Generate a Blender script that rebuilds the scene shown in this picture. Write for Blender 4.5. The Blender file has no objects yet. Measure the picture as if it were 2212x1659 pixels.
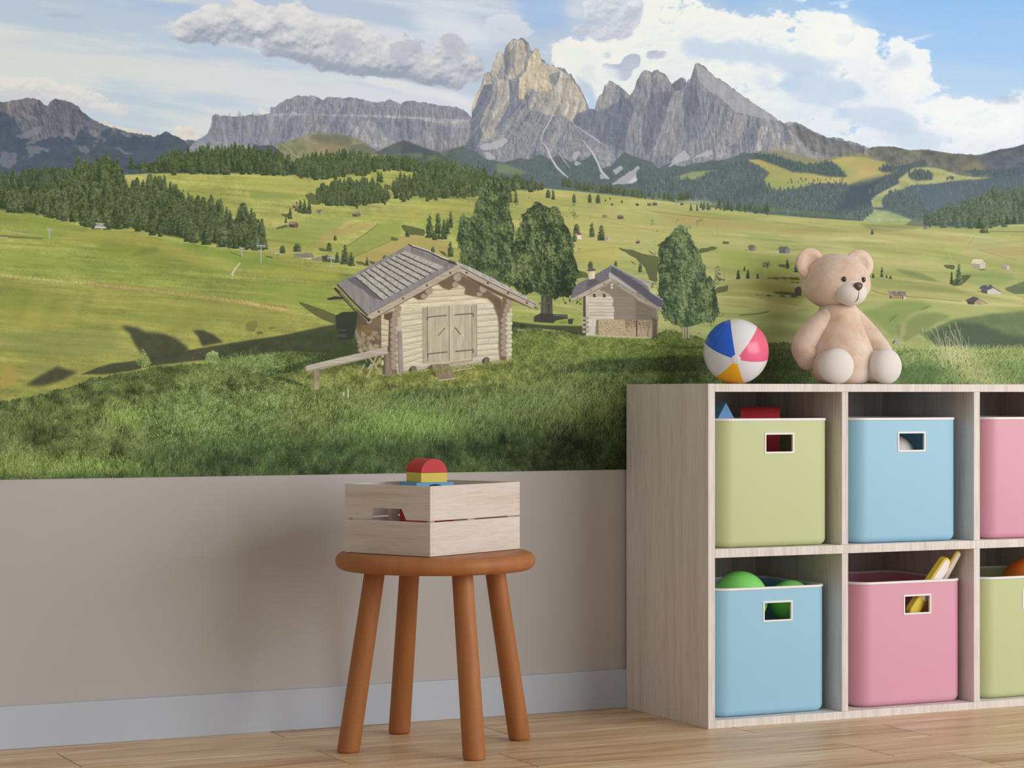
import bpy, bmesh, math, random
import numpy as np
from mathutils import Vector, Matrix

# ------------------------------------------------------------------ camera
SC = bpy.context.scene
COL = SC.collection
PXF = 4897.0                      # focal length in pixels of the 2212 px wide frame
HEAD = math.radians(25.593)       # heading of the lens, to the right of the wall normal
EYE = 0.7772
cam_data = bpy.data.cameras.new('camera')
cam = bpy.data.objects.new('camera', cam_data)
COL.objects.link(cam)
cam.location = (0, 0, EYE)
cam.rotation_euler = (math.radians(90), 0, -HEAD)
cam_data.sensor_width = 36.0
cam_data.lens = 36.0 * PXF / 2212
cam_data.shift_y = 20.5 / 2212
cam_data.clip_start = 0.05
SC.camera = cam

# ------------------------------------------------------------------ world, light, exposure
SC.view_settings.view_transform = 'Standard'
SC.view_settings.look = 'None'
SC.view_settings.exposure = 0.0
SC.view_settings.gamma = 1.0
SC.view_settings.use_curve_mapping = False
world = bpy.data.worlds.new('room_daylight')
SC.world = world
world.use_nodes = True
bgn = world.node_tree.nodes['Background']
bgn.inputs[0].default_value = (1.0, 0.94, 0.88, 1)
bgn.inputs[1].default_value = 0.45

def area(name, loc, aim, sx, sy, watts, col):
    L = bpy.data.lights.new(name, 'AREA')
    L.shape = 'RECTANGLE'; L.size = sx; L.size_y = sy; L.energy = watts; L.color = col
    o = bpy.data.objects.new(name, L); COL.objects.link(o)
    o.location = loc
    o.rotation_euler = (Vector(aim) - Vector(loc)).to_track_quat('-Z', 'Y').to_euler()
    return o
# daylight from the big window on the right hand side of the room
area('window_daylight', (6.3, -0.5, 2.1), (2.7, 4.9, 0.8), 5.2, 3.4, 295, (1.0, 0.985, 0.965))

# ------------------------------------------------------------------ helpers
def lin(c):
    c = c / 255.0
    return c / 12.92 if c <= 0.04045 else ((c + 0.055) / 1.055) ** 2.4
def rgb(r, g, b):
    return (lin(r), lin(g), lin(b), 1.0)

def mat(name, base=(200, 200, 200), rough=0.5, spec=0.5):
    m = bpy.data.materials.new(name); m.use_nodes = True
    b = m.node_tree.nodes['Principled BSDF']
    b.inputs['Base Color'].default_value = rgb(*base)
    b.inputs['Roughness'].default_value = rough
    b.inputs['Specular IOR Level'].default_value = spec
    return m
def nodes(m):
    nt = m.node_tree
    return nt, nt.nodes, nt.links, nt.nodes['Principled BSDF']
def coord(m, scale, kind='Object', rot=(0, 0, 0)):
    nt, N, L, b = nodes(m)
    tc = N.new('ShaderNodeTexCoord'); mp = N.new('ShaderNodeMapping')
    mp.inputs['Scale'].default_value = scale; mp.inputs['Rotation'].default_value = rot
    L.new(tc.outputs[kind], mp.inputs['Vector'])
    return mp.outputs['Vector']
def noise(m, vec, scale, detail=6, rough=0.55, dist=0.0):
    nt, N, L, b = nodes(m)
    n = N.new('ShaderNodeTexNoise')
    n.inputs['Scale'].default_value = scale; n.inputs['Detail'].default_value = detail
    n.inputs['Roughness'].default_value = rough; n.inputs['Distortion'].default_value = dist
    if vec is not None: L.new(vec, n.inputs['Vector'])
    return n.outputs['Fac']
def ramp(m, fac, stops):
    nt, N, L, b = nodes(m)
    r = N.new('ShaderNodeValToRGB')
    e = r.color_ramp.elements
    while len(e) < len(stops): e.new(0.5)
    for i, (p, c) in enumerate(stops):
        e[i].position = p; e[i].color = rgb(*c)
    L.new(fac, r.inputs['Fac'])
    return r.outputs['Color']
def mix(m, fac, a, bcol, mode='MIX'):
    nt, N, L, b = nodes(m)
    x = N.new('ShaderNodeMix'); x.data_type = 'RGBA'; x.blend_type = mode
    for sock, v in ((0, fac), (6, a), (7, bcol)):
        if isinstance(v, (int, float)): x.inputs[sock].default_value = v
        elif isinstance(v, tuple): x.inputs[sock].default_value = v
        else: L.new(v, x.inputs[sock])
    return x.outputs[2]
def bump(m, fac, strength=0.1, dist=0.002):
    nt, N, L, b = nodes(m)
    k = N.new('ShaderNodeBump'); k.inputs['Strength'].default_value = strength; k.inputs['Distance'].default_value = dist
    L.new(fac, k.inputs['Height']); L.new(k.outputs['Normal'], b.inputs['Normal'])
def setcol(m, col):
    nt, N, L, b = nodes(m); L.new(col, b.inputs['Base Color'])

def wood(name, stops, scale, spec=0.3, rough=0.6, streak=0.5):
    """scale stretches the figure: small along the grain"""
    m = mat(name, rough=rough, spec=spec)
    v = coord(m, scale)
    a = noise(m, v, 1.0, 8, 0.6, 0.3)
    c = ramp(m, a, stops)
    v2 = coord(m, tuple(s * 7 for s in scale))
    f = noise(m, v2, 1.0, 4, 0.5)
    c2 = ramp(m, f, [(0.38, (190, 180, 172)), (0.55, (255, 255, 255))])
    setcol(m, mix(m, streak, c, c2, 'MULTIPLY'))
    bump(m, f, 0.06, 0.001)
    return m

def finish(bm, name, m, parent=None, smooth=None, bevel=None, subsurf=0, loc=None):
    me = bpy.data.meshes.new(name)
    bmesh.ops.recalc_face_normals(bm, faces=bm.faces)
    bm.to_mesh(me); bm.free()
    o = bpy.data.objects.new(name, me); COL.objects.link(o)
    for k in (m if isinstance(m, (list, tuple)) else [m]): me.materials.append(k)
    if smooth is not None:
        me.shade_smooth()
        if smooth < 180: me.set_sharp_from_angle(angle=math.radians(smooth))
    if bevel:
        b = o.modifiers.new('bevel', 'BEVEL'); b.width = bevel; b.segments = 2; b.limit_method = 'ANGLE'
        b.angle_limit = math.radians(40)
    if subsurf:
        s = o.modifiers.new('subsurf', 'SUBSURF'); s.levels = subsurf; s.render_levels = subsurf
    if parent: o.parent = parent
    if loc: o.location = loc
    return o
def struct(o):
    o['kind'] = 'structure'; return o
def tag(o, label, cat, group=None):
    o['label'] = label; o['category'] = cat
    if group: o['group'] = group
    return o
def thing(name, loc, label, cat, group=None, rz=0.0):
    o = bpy.data.objects.new(name, None); COL.objects.link(o)
    o.location = loc; o.rotation_euler = (0, 0, rz); o.empty_display_size = 0.05
    return tag(o, label, cat, group)
def box(bm, x0, x1, y0, y1, z0, z1):
    vs = [bm.verts.new(p) for p in ((x0, y0, z0), (x1, y0, z0), (x1, y1, z0), (x0, y1, z0),
                                    (x0, y0, z1), (x1, y0, z1), (x1, y1, z1), (x0, y1, z1))]
    for f in ((0, 3, 2, 1), (4, 5, 6, 7), (0, 1, 5, 4), (1, 2, 6, 5), (2, 3, 7, 6), (3, 0, 4, 7)):
        bm.faces.new([vs[i] for i in f])
    return vs
def lathe(bm, prof, n=64, cx=0, cy=0):
    rings = []
    for r, z in prof:
        if r < 1e-6: rings.append([bm.verts.new((cx, cy, z))])
        else: rings.append([bm.verts.new((cx + r * math.cos(2 * math.pi * i / n), cy + r * math.sin(2 * math.pi * i / n), z)) for i in range(n)])
    for a, b in zip(rings, rings[1:]):
        for i in range(n):
            j = (i + 1) % n
            if len(a) == 1 and len(b) == 1: continue
            if len(a) == 1: bm.faces.new((a[0], b[i], b[j]))
            elif len(b) == 1: bm.faces.new((a[i], a[j], b[0]))
            else: bm.faces.new((a[i], a[j], b[j], b[i]))
def prism(bm, pts, axis_fn, t0, t1):
    """extrude a 2D outline; axis_fn(u, v, t) gives the point"""
    a = [bm.verts.new(axis_fn(u, v, t0)) for u, v in pts]
    b = [bm.verts.new(axis_fn(u, v, t1)) for u, v in pts]
    n = len(pts)
    bm.faces.new(a); bm.faces.new(b[::-1])
    for i in range(n):
        j = (i + 1) % n
        bm.faces.new((a[i], a[j], b[j], b[i]))
def ellipsoid(bm, c, r, nu=40, nv=24, fn=None):
    rings = []
    for i in range(nv + 1):
        th = math.pi * i / nv
        row = []
        cnt = 1 if i in (0, nv) else nu
        for j in range(cnt):
            ph = 2 * math.pi * j / nu
            d = Vector((math.sin(th) * math.cos(ph), math.sin(th) * math.sin(ph), math.cos(th)))
            p = Vector((d.x * r[0], d.y * r[1], d.z * r[2]))
            if fn: p = fn(p, d)
            row.append(bm.verts.new(p + Vector(c)))
        rings.append(row)
    for a, b in zip(rings, rings[1:]):
        for i in range(nu):
            j = (i + 1) % nu
            if len(a) == 1: bm.faces.new((a[0], b[i], b[j]))
            elif len(b) == 1: bm.faces.new((a[i], a[j], b[0]))
            else: bm.faces.new((a[i], a[j], b[j], b[i]))
def loft(bm, pts, rad, nu=32, cap=6):
    """smooth tapered limb with round ends along a polyline"""
    P = [Vector(p) for p in pts]
    # resample with catmull-rom
    S = []; R = []
    for i in range(len(P) - 1):
        p0 = P[max(i - 1, 0)]; p1 = P[i]; p2 = P[i + 1]; p3 = P[min(i + 2, len(P) - 1)]
        r0 = rad[max(i - 1, 0)]; r1 = rad[i]; r2 = rad[i + 1]; r3 = rad[min(i + 2, len(P) - 1)]
        for k in range(8):
            t = k / 8
            def cr(a, b, c, d): return 0.5 * (2 * b + (c - a) * t + (2 * a - 5 * b + 4 * c - d) * t * t + (3 * b - a - 3 * c + d) * t ** 3)
            S.append(cr(p0, p1, p2, p3)); R.append(cr(r0, r1, r2, r3))
    S.append(P[-1]); R.append(rad[-1])
    T = [(S[min(i + 1, len(S) - 1)] - S[max(i - 1, 0)]).normalized() for i in range(len(S))]
    seq = []
    for k in range(cap):                       # start cap
        a = math.pi / 2 * k / cap
        seq.append((S[0] - T[0] * R[0] * math.cos(a), R[0] * math.sin(a), T[0]))
    for s, r, t in zip(S, R, T): seq.append((s, r, t))
    for k in range(cap - 1, -1, -1):
        a = math.pi / 2 * k / cap
        seq.append((S[-1] + T[-1] * R[-1] * math.cos(a), R[-1] * math.sin(a), T[-1]))
    up = Vector((0, 0, 1)) if abs(T[0].z) < 0.9 else Vector((0, 1, 0))
    rings = []
    for c, r, t in seq:
        x = up.cross(t).normalized(); y = t.cross(x)
        up = y
        if r < 1e-6: rings.append([bm.verts.new(c)])
        else: rings.append([bm.verts.new(c + x * r * math.cos(2 * math.pi * i / nu) + y * r * math.sin(2 * math.pi * i / nu)) for i in range(nu)])
    for a, b in zip(rings, rings[1:]):
        for i in range(nu):
            j = (i + 1) % nu
            if len(a) == 1: bm.faces.new((a[0], b[i], b[j]))
            elif len(b) == 1: bm.faces.new((a[i], a[j], b[0]))
            else: bm.faces.new((a[i], a[j], b[j], b[i]))

WALL_Y = 4.9455
BOARD_Y = 4.9335
# ------------------------------------------------------------------ the picture printed on the mural
# It is painted here with numpy: polygons, noise, brush dabs and small tree figures.
CX0, CY0, CW, CH = -160, -120, 2532, 1166
_R = np.random.RandomState(11)
I = None
def _interp(g, ys, xs):
    y0 = np.floor(ys).astype(int); x0 = np.floor(xs).astype(int)
    fy = ys - y0; fx = xs - x0
    fy = (fy * fy * (3 - 2 * fy))[:, None].astype(np.float32); fx = (fx * fx * (3 - 2 * fx))[None, :].astype(np.float32)
    rows = g[y0] * (1 - fy) + g[y0 + 1] * fy
    return rows[:, x0] * (1 - fx) + rows[:, x0 + 1] * fx
def fbm(sx, sy, octv=4, gain=0.5, w=None, h=None, shear=0.0):
    w = w or CW; h = h or CH
    out = np.zeros((h, w), np.float32); amp = 1.0; tot = 0
    for o in range(octv):
        ax, ay = max(sx / 2 ** o, 1.01), max(sy / 2 ** o, 1.01)
        g = _R.rand(int(h / ay) + 3, int(w / ax) + 3).astype(np.float32)
        out += amp * _interp(g, np.arange(h) / ay, np.arange(w) / ax); tot += amp; amp *= gain
    out /= tot
    return np.clip((out - 0.5) * 1.7 + 0.5, 0, 1)
def shear_x(n, k):
    """slide rows sideways so that a vertical figure leans"""
    h, w = n.shape
    idx = (np.arange(w)[None, :] + (k * np.arange(h))[:, None].astype(int)) % w
    return np.take_along_axis(n, idx, 1)
def ss(a, b, x):
    t = np.clip((x - a) / (b - a), 0, 1); return t * t * (3 - 2 * t)
def blur(m, r):
    r = int(r)
    if r < 1: return m
    for _ in range(2):
        for ax in (0, 1):
            p = np.pad(m, [(r + 1, r) if k == ax else (0, 0) for k in (0, 1)], mode='edge')
            c = np.cumsum(p, ax, dtype=np.float64)
            n = m.shape[ax]
            a = np.take(c, np.arange(2 * r + 1, 2 * r + 1 + n), ax); b = np.take(c, np.arange(0, n), ax)
            m = ((a - b) / (2 * r + 1)).astype(np.float32)
    return m
def Z(ox, oy, s):
    return lambda pts: [(ox + x / s, oy + y / s) for x, y in pts]
def poly(pts, pad=0, sub=4):
    """antialiased polygon mask: returns slice and mask"""
    P = np.array(pts, float) - (CX0, CY0)
    x0 = max(int(P[:, 0].min()) - 1 - pad, 0); x1 = min(int(P[:, 0].max()) + 2 + pad, CW)
    y0 = max(int(P[:, 1].min()) - 1 - pad, 0); y1 = min(int(P[:, 1].max()) + 2 + pad, CH)
    w, h = x1 - x0, y1 - y0
    if w <= 0 or h <= 0: return None
    acc = np.zeros((h, w + 2), np.float64)
    A = P; B = np.roll(P, -1, 0)
    for si in range(h * sub):
        y = y0 + (si + 0.5) / sub
        k = ((A[:, 1] <= y) & (B[:, 1] > y)) | ((B[:, 1] <= y) & (A[:, 1] > y))
        if not k.any(): continue
        a, b = A[k], B[k]
        xs = np.sort(a[:, 0] + (y - a[:, 1]) * (b[:, 0] - a[:, 0]) / (b[:, 1] - a[:, 1])) - x0
        r = acc[si // sub]
        for q, sg in zip(xs, (1, -1) * (len(xs) // 2)):
            q = min(max(q, 0.0), float(w)); i = int(q); f = q - i
            r[i] += sg * (1 - f); r[i + 1] += sg * f
    m = np.clip(np.cumsum(acc, 1)[:, :w] / sub, 0, 1).astype(np.float32)
    return (slice(y0, y1), slice(x0, x1)), m
def C(c): return np.array(c, np.float32) / 255
def put(sm, col, a=1.0):
    s, m = sm
    I[s] += (col - I[s]) * (m * a)[..., None]
def two(n, c0, c1):
    return C(c0) + (C(c1) - C(c0)) * n[..., None]
def P(pts, col, a=1.0, soft=0, var=0.0, n=None, edge=0.0, col2=None):
    """fill a polygon; soft blurs it, edge roughens it with noise, var / col2 vary the colour"""
    sm = poly(pts, pad=int(soft * 3 + edge))
    if sm is None: return
    s, m = sm
    if soft: m = blur(m, soft)
    if edge and soft:
        if soft >= 4: m = ss(0.10, 0.90, m + (NC[s] - 0.5) * edge * 1.6 * np.minimum(1, 4 * m * (1.15 - m) + .1))
        else: m = ss(0.36, 0.64, m + (NM[s] - 0.5) * edge)
    nn = (NM if n is None else n)[s]
    c = two(nn, col, col2) if col2 is not None else np.broadcast_to(C(col), m.shape + (3,))
    if var: c = c * (1 + (nn - 0.5)[..., None] * var)
    put((s, m), c, a)
def line(pts, w, col, a=1.0, soft=0):
    """poly-line of width w, or a width for each point"""
    p = np.array(pts, float); ws = np.broadcast_to(np.array(w, float), (len(p),))
    t = np.gradient(p, axis=0); nrm = np.stack([-t[:, 1], t[:, 0]], 1)
    nrm /= np.maximum(np.linalg.norm(nrm, axis=1), 1e-6)[:, None]
    q = np.concatenate([p + nrm * ws[:, None] / 2, (p - nrm * ws[:, None] / 2)[::-1]])
    P([tuple(v) for v in q], col, a, soft)
def disc(x, y, rx, ry, col, a=1.0):
    P([(x + rx * math.cos(k * math.pi / 10), y + ry * math.sin(k * math.pi / 10)) for k in range(20)], col, a)
def edge_y(pts):
    p = np.array(pts, float)
    return np.interp(np.arange(CW) + CX0, p[:, 0], p[:, 1])
def below(pts, rough=0.0, rs=None):
    """mask of everything under a profile"""
    e = edge_y(pts) - CY0
    if rough:
        for q, kk in ((rs, 1.0), (rs * 2.7, .9)):
            xs = np.arange(0, CW + q, q); e = e + (np.interp(np.arange(CW), xs, _R.rand(len(xs))) - 0.5) * rough * kk
    return np.clip(np.arange(CH)[:, None] + 0.5 - e[None, :], 0, 1).astype(np.float32)
ALL = (slice(0, CH), slice(0, CW))

# --- little trees -------------------------------------------------------------------------------
def tree_bank(n, ragged, crown):
    out = []
    for k in range(n):
        h, w = 72, 30
        t = np.linspace(0, 1, h)[:, None]; x = np.linspace(-1, 1, w)[None, :]
        if crown == 'spruce': half = 0.10 + 0.92 * t ** 0.72
        else: half = 0.25 + 0.70 * np.sin(np.clip(t * 1.25, 0, 1) * math.pi * 0.62) ** 0.8
        half = half * (t < 0.97)
        saw = (1 - ((t * (6 + k % 5) + 0.3 * (x > 0) + 0.13 * k) % 1)) * 0.15 * ragged
        j = fbm(6, 5, 3, w=w, h=h)
        d = half * (1 - saw) - np.abs(x) + (j - 0.5) * 0.55 * ragged
        a = ss(-0.05, 0.12, d) * ss(0, 0.03, t + 0 * x)
        sh = 0.46 + 0.30 * x + (j - 0.5) * 0.9 + 0.12 * (0.5 - t) - 0.25 * ss(0.75, 1, t)
        out.append((a.astype(np.float32), np.clip(sh, 0, 1).astype(np.float32)))
    return out
def stamp(x, yb, h, w, dark, light, kind='s', a=1.0, flip=False):
    if kind == 'm': kind = 's' if _R.rand() < .6 else 'r'
    A, S = (_SP if kind == 's' else _RD)[_R.randint(12)]
    hh, ww = max(int(round(h)), 3), max(int(round(w)), 2)
    x0 = int(round(x - CX0 - ww / 2)); y0 = int(round(yb - CY0 - hh))
    iy = (np.arange(hh * 2) + 0.5) / (hh * 2) * A.shape[0]; ix = (np.arange(ww * 2) + 0.5) / (ww * 2) * A.shape[1]
    ii = np.ix_(iy.astype(int), ix.astype(int))
    def ds(m): return m[ii].reshape(hh, 2, ww, 2).mean((1, 3))
    m, s = ds(A), ds(S)
    ya, yz = max(y0, 0), min(y0 + hh, CH); xa, xz = max(x0, 0), min(x0 + ww, CW)
    if yz <= ya or xz <= xa: return
    m = m[ya - y0:yz - y0, xa - x0:xz - x0]; s = s[ya - y0:yz - y0, xa - x0:xz - x0]
    put(((slice(ya, yz), slice(xa, xz)), m), two(s, dark, light), a)
def forest(pts, n, h0, h1, dark, light, kind='m', aspect=0.46, fill=None, jitter=12):
    """fill a region with trees standing one behind the other; h0 at the top of the region, h1 at the bottom"""
    if fill is not None: P(pts, fill, 1, soft=2)
    s, m = poly(pts)
    ys, xs = np.nonzero(m > 0.5)
    k = _R.choice(len(ys), n, replace=True)
    o = np.argsort(ys[k]); k = k[o]
    lo, hi = ys.min(), ys.max()
    for i in k:
        t = (ys[i] - lo) / max(hi - lo, 1)
        h = (h0 + (h1 - h0) * t) * _R.uniform(0.7, 1.2)
        dj = _R.randint(-jitter, jitter + 1)
        stamp(xs[i] + s[1].start + CX0, ys[i] + s[0].start + CY0 + h * 0.25, h, h * aspect * _R.uniform(0.8, 1.2),
              tuple(np.clip(np.array(dark) + dj * 0.6, 0, 255)), tuple(np.clip(np.array(light) + dj, 0, 255)), kind)
def grove(base, n, h, dark, light, spread=3, kind='s', aspect=0.42):
    """a row of trees along a base line"""
    p = np.array(base, float); d = np.r_[0, np.cumsum(np.hypot(*np.diff(p, axis=0).T))]
    for t in np.sort(_R.rand(n)) * d[-1]:
        x, y = np.interp(t, d, p[:, 0]), np.interp(t, d, p[:, 1])
        hh = h * _R.uniform(0.65, 1.15); dj = _R.randint(-10, 11)
        stamp(x, y + _R.uniform(-spread, spread), hh, hh * aspect * _R.uniform(0.8, 1.25),
              tuple(np.clip(np.array(dark) + dj, 0, 255)), tuple(np.clip(np.array(light) + dj, 0, 255)), kind)
def dabs(pts, n, size, cols, probs=None, lean=0.0, cluster=None, shade=None, jit=12):
    """brush dabs: small leaf clusters inside an outline"""
    s, m = poly(pts)
    ys, xs = np.nonzero(m > 0.5)
    k = _R.randint(0, len(ys), n)
    y, x = ys[k].astype(float), xs[k].astype(float)
    gx, gy = x + s[1].start, y + s[0].start
    c = np.array(cols, float)
    base = NM[gy.astype(int), gx.astype(int)] if cluster is None else cluster[gy.astype(int), gx.astype(int)]
    v = np.clip(base + _R.normal(0, 0.16, n), 0, 0.999)
    if shade is not None: v = np.clip(v + shade(gx + CX0, gy + CY0), 0, 0.999)
    col = np.stack([np.interp(v, np.linspace(0, 1, len(c)), c[:, q]) for q in range(3)], 1) + _R.normal(0, jit, n)[:, None] * np.array([0.8, 1, 0.6])
    order = np.argsort(v + _R.rand(n) * 0.6)
    L = size
    for q in range(L):
        off = q - L / 2
        for ww in (0, 1):
            px = (gx + off * lean + ww + _R.rand(n) * 0.8).astype(int)[order]; py = (gy + off * (1 if abs(lean) < 1.2 else 0.45) + _R.rand(n) * 0.8).astype(int)[order]
            ok = (px >= 0) & (px < CW) & (py >= 0) & (py < CH)
            al = 0.75
            I[py[ok], px[ok]] = I[py[ok], px[ok]] * (1 - al) + np.clip(col[order][ok], 0, 255) / 255 * al
def blades(x, y, ln, col, lean, a=0.8):
    """grass blades: x, y foot; ln length; one pixel wide, tip thinner"""
    n = len(x); mx = int(ln.max()) + 1
    o = np.argsort(y)
    x, y, ln, col, lean = x[o], y[o], ln[o], col[o], lean[o]
    for q in range(mx):
        k = q < ln
        t = q / np.maximum(ln, 1)
        px = (x + lean * ln * t * t - CX0).astype(int); py = (y - q - CY0).astype(int)
        ok = k & (px >= 0) & (px < CW) & (py >= 0) & (py < CH)
        aa = (a * (0.35 + 0.65 * np.minimum(1, t * 2.2)))[ok][:, None]
        I[py[ok], px[ok]] = I[py[ok], px[ok]] * (1 - aa) + np.clip(col[ok] * (0.72 + 0.5 * t[ok])[:, None], 0, 255) / 255 * aa

def cloud(pts, soft, amp, c_top, c_bot, a=1.0, mid=None, curve=1.0, relief=1.0):
    sm = poly(pts, pad=int(soft * 5))
    s, m = sm
    m = blur(m, soft * 1.5)
    n = NP[s]; n2 = NC[s]
    d = m + (n - 0.5) * amp + (n2 - 0.5) * amp * 0.5
    al = ss(0.34, 0.66, d) * ss(0.03, 0.2, m)
    h, w = m.shape
    yy = np.arange(h)[:, None] * np.ones((1, w))
    in_ = m > 0.4
    top = np.where(in_.any(0), in_.argmax(0), 0); bot = np.where(in_.any(0), h - 1 - in_[::-1].argmax(0), h)
    k = 2 * int(soft) + 9
    sm_ = lambda v: np.convolve(np.pad(v.astype(float), k, mode='edge'), np.ones(2 * k + 1) / (2 * k + 1), 'valid')
    t = np.clip((yy - sm_(top)) / np.maximum(sm_(bot) - sm_(top), 8), 0, 1) ** curve
    rel = (np.roll(np.roll(n, 7, 0), 3, 1) - n) * 2.2 + (np.roll(n2, 12, 0) - n2) * 1.6
    t = np.clip(t + rel * 0.55 * relief + (n2 - .5) * .4, 0, 1).astype(np.float32)
    if mid is None: c = two(t, c_top, c_bot)
    else: c = np.where((t < 0.5)[..., None], two(np.clip(t * 2, 0, 1), c_top, mid), two(np.clip(t * 2 - 1, 0, 1), mid, c_bot))
    put((s, al), c, a)

def paint_sky():
    global I
    X = (np.arange(CW) + CX0)[None, :]; Y = (np.arange(CH) + CY0)[:, None]
    tx = ss(1100, 2050, X + 0 * Y); ty = np.clip((Y + 20) / 380, 0, 1) + 0 * X
    left = two(ty, (184, 199, 216), (199, 212, 224)); right = two(ty, (150, 195, 240), (205, 228, 246))
    I = (left + (right - left) * tx[..., None]).astype(np.float32)
    # high streaks on the left, sloping down to the right
    n = fbm(420, 46, 6, 0.55); n = np.take_along_axis(n, np.clip(np.arange(CH)[:, None] - (0.115 * np.arange(CW)).astype(int)[None, :] + 150, 0, CH - 1), 0)
    k = ss(0.28, 0.66, n) * (1 - 0.75 * ss(1150, 1500, X + 0 * Y))
    I += (C((219, 223, 227)) - I) * (k * 0.85)[..., None]
    # broad pale bands
    P([(-160, 62), (0, 70), (300, 130), (700, 190), (1010, 215), (1010, 250), (600, 215), (250, 165), (0, 130), (-160, 110)], (216, 220, 225), 0.75, soft=18)
    P([(880, 30), (960, 20), (1040, 50), (1075, 75), (1060, 100), (1000, 92), (920, 70)], (226, 230, 234), 0.8, soft=14)
    P([(170, -10), (420, 10), (430, 30), (330, 22), (200, 5)], (165, 190, 222), 0.7, soft=8)
    P([(1110, -20), (1220, -20), (1225, 60), (1165, 70), (1120, 40)], (160, 190, 228), 0.75, soft=12)
    P([(1540, -40), (1640, -40), (1640, 14), (1570, 22)], (158, 194, 234), 0.8, soft=9)
    P([(90, 30), (140, 28), (180, 36), (175, 40), (110, 36)], (176, 184, 196), 0.6, soft=3)
    # white cloud mass on the right
    cloud([(1180, 95), (1260, 60), (1330, 30), (1400, -30), (1500, -20), (1545, 25), (1600, 30), (1680, 8), (1760, 14), (1830, 30), (1868, 58), (1900, 72), (1960, 76), (1985, 84),
           (1990, 120), (2012, 125), (2005, 150), (2020, 172), (1992, 192), (2000, 205), (2070, 212), (2140, 214), (2372, 225), (2372, 380), (1200, 380), (1180, 200)], 13, 1.1, (250, 250, 250), (226, 234, 241), 0.97, relief=.6)
    for q, al in (([(1470, 92), (1620, 95), (1760, 120), (1830, 130), (1800, 160), (1640, 150), (1500, 125)], .8), ([(1660, 150), (1760, 165), (1840, 180), (1870, 215), (1800, 230), (1700, 200)], .75),
                  ([(1805, 225), (1860, 235), (1960, 240), (2030, 265), (1940, 285), (1840, 270)], .7), ([(1600, 130), (1660, 150), (1700, 190), (1650, 190)], .5), ([(1900, 115), (1960, 118), (1985, 140), (1930, 150)], .55),
                  ([(1880, 290), (2010, 285), (2090, 300), (2000, 318), (1900, 312)], .5)):
        P(q, (200, 216, 232), al, soft=12, edge=0.9)
    for q in ([(1680, 170), (1720, 175), (1730, 195), (1690, 190)], [(1800, 235), (1830, 240), (1830, 262), (1802, 258)], [(1840, 190), (1875, 200), (1860, 215)]):
        P(q, (190, 214, 238), .5, soft=10, edge=1.0)
    P([(1740, 60), (1840, 40), (1880, 75), (1850, 115), (1780, 118)], (253, 253, 253), .9, soft=22)
    P([(1930, 150), (1990, 140), (2005, 180), (1960, 215), (1920, 190)], (253, 253, 253), .8, soft=14)
    P([(1960, 210), (2100, 225), (2230, 240), (2200, 300), (2050, 290), (1980, 250)], (252, 253, 254), .85, soft=16)
    line([(1955, 88), (1990, 82), (2020, 73)], [3, 5, 1], (236, 242, 247), .8, soft=2)
    line([(1790, 8), (1830, 4), (1845, -4)], [3, 4, 1], (240, 244, 248), .7, soft=2)
    P([(1812, 12), (1820, 8), (1830, 10), (1832, 16), (1818, 18)], (246, 249, 251), .8, soft=2)
    P([(2146, 214), (2165, 208), (2200, 210), (2205, 222), (2150, 225)], (184, 198, 214), .6, soft=4)
    # grey-white cloud at the top centre and the small dark ones by the peaks
    cloud([(1240, -60), (1390, -60), (1385, 30), (1370, 62), (1330, 80), (1290, 85), (1255, 92), (1220, 80), (1235, 60), (1262, 40)], 8, 1.0, (240, 242, 243), (192, 199, 209), .92)
    cloud([(1282, 126), (1296, 132), (1322, 140), (1340, 138), (1352, 126), (1366, 120), (1380, 122), (1378, 140), (1366, 150), (1356, 168), (1340, 174), (1322, 168), (1312, 150), (1296, 142)], 3, 1.5, (180, 188, 202), (192, 200, 212), .9)
    cloud([(1392, 108), (1420, 105), (1442, 112), (1430, 128), (1400, 132)], 5, 1.0, (182, 189, 202), (198, 204, 214), .9)
    cloud([(1060, 92), (1040, 60), (1080, 30), (1110, 38), (1140, 55), (1160, 75), (1120, 90)], 8, 1.0, (222, 226, 230), (208, 215, 223), .75)
    P([(1165, 92), (1250, 90), (1300, 120), (1340, 170), (1330, 250), (1280, 260), (1230, 150)], (236, 240, 243), .85, soft=14, edge=0.5)
    P([(1240, 165), (1280, 180), (1290, 210), (1260, 215), (1245, 190)], (190, 202, 216), .8, soft=7, edge=.4)
    P([(1270, 200), (1290, 215), (1288, 240), (1268, 235)], (184, 208, 234), .9, soft=4)
    # long grey cloud on the left
    G = [(333, 52), (362, 38), (382, 58), (400, 40), (428, 24), (446, 10), (470, 9), (492, 18), (505, 6), (540, 3), (566, 10), (590, 10), (610, 6), (640, 6), (668, 22), (682, 42), (730, 42), (790, 44), (814, 64), (835, 74),
         (862, 78), (885, 88), (912, 96), (928, 118), (945, 92), (972, 82), (998, 92), (1012, 112), (1036, 128), (1048, 152), (1036, 172), (1002, 178), (985, 190), (950, 190), (900, 180), (870, 168), (826, 172), (780, 158),
         (730, 150), (690, 146), (640, 132), (590, 118), (548, 108), (512, 100), (486, 96), (470, 100), (446, 92), (410, 94), (372, 84), (345, 72)]
    cloud(G, 7, 1.0, (226, 224, 220), (158, 166, 180), .97, mid=(200, 202, 206), curve=0.9)
    P([(560, 95), (640, 112), (720, 134), (800, 150), (880, 160), (960, 180), (985, 186), (940, 188), (860, 168), (760, 156), (660, 136), (570, 112)], (156, 166, 180), .7, soft=7, edge=.35)
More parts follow.
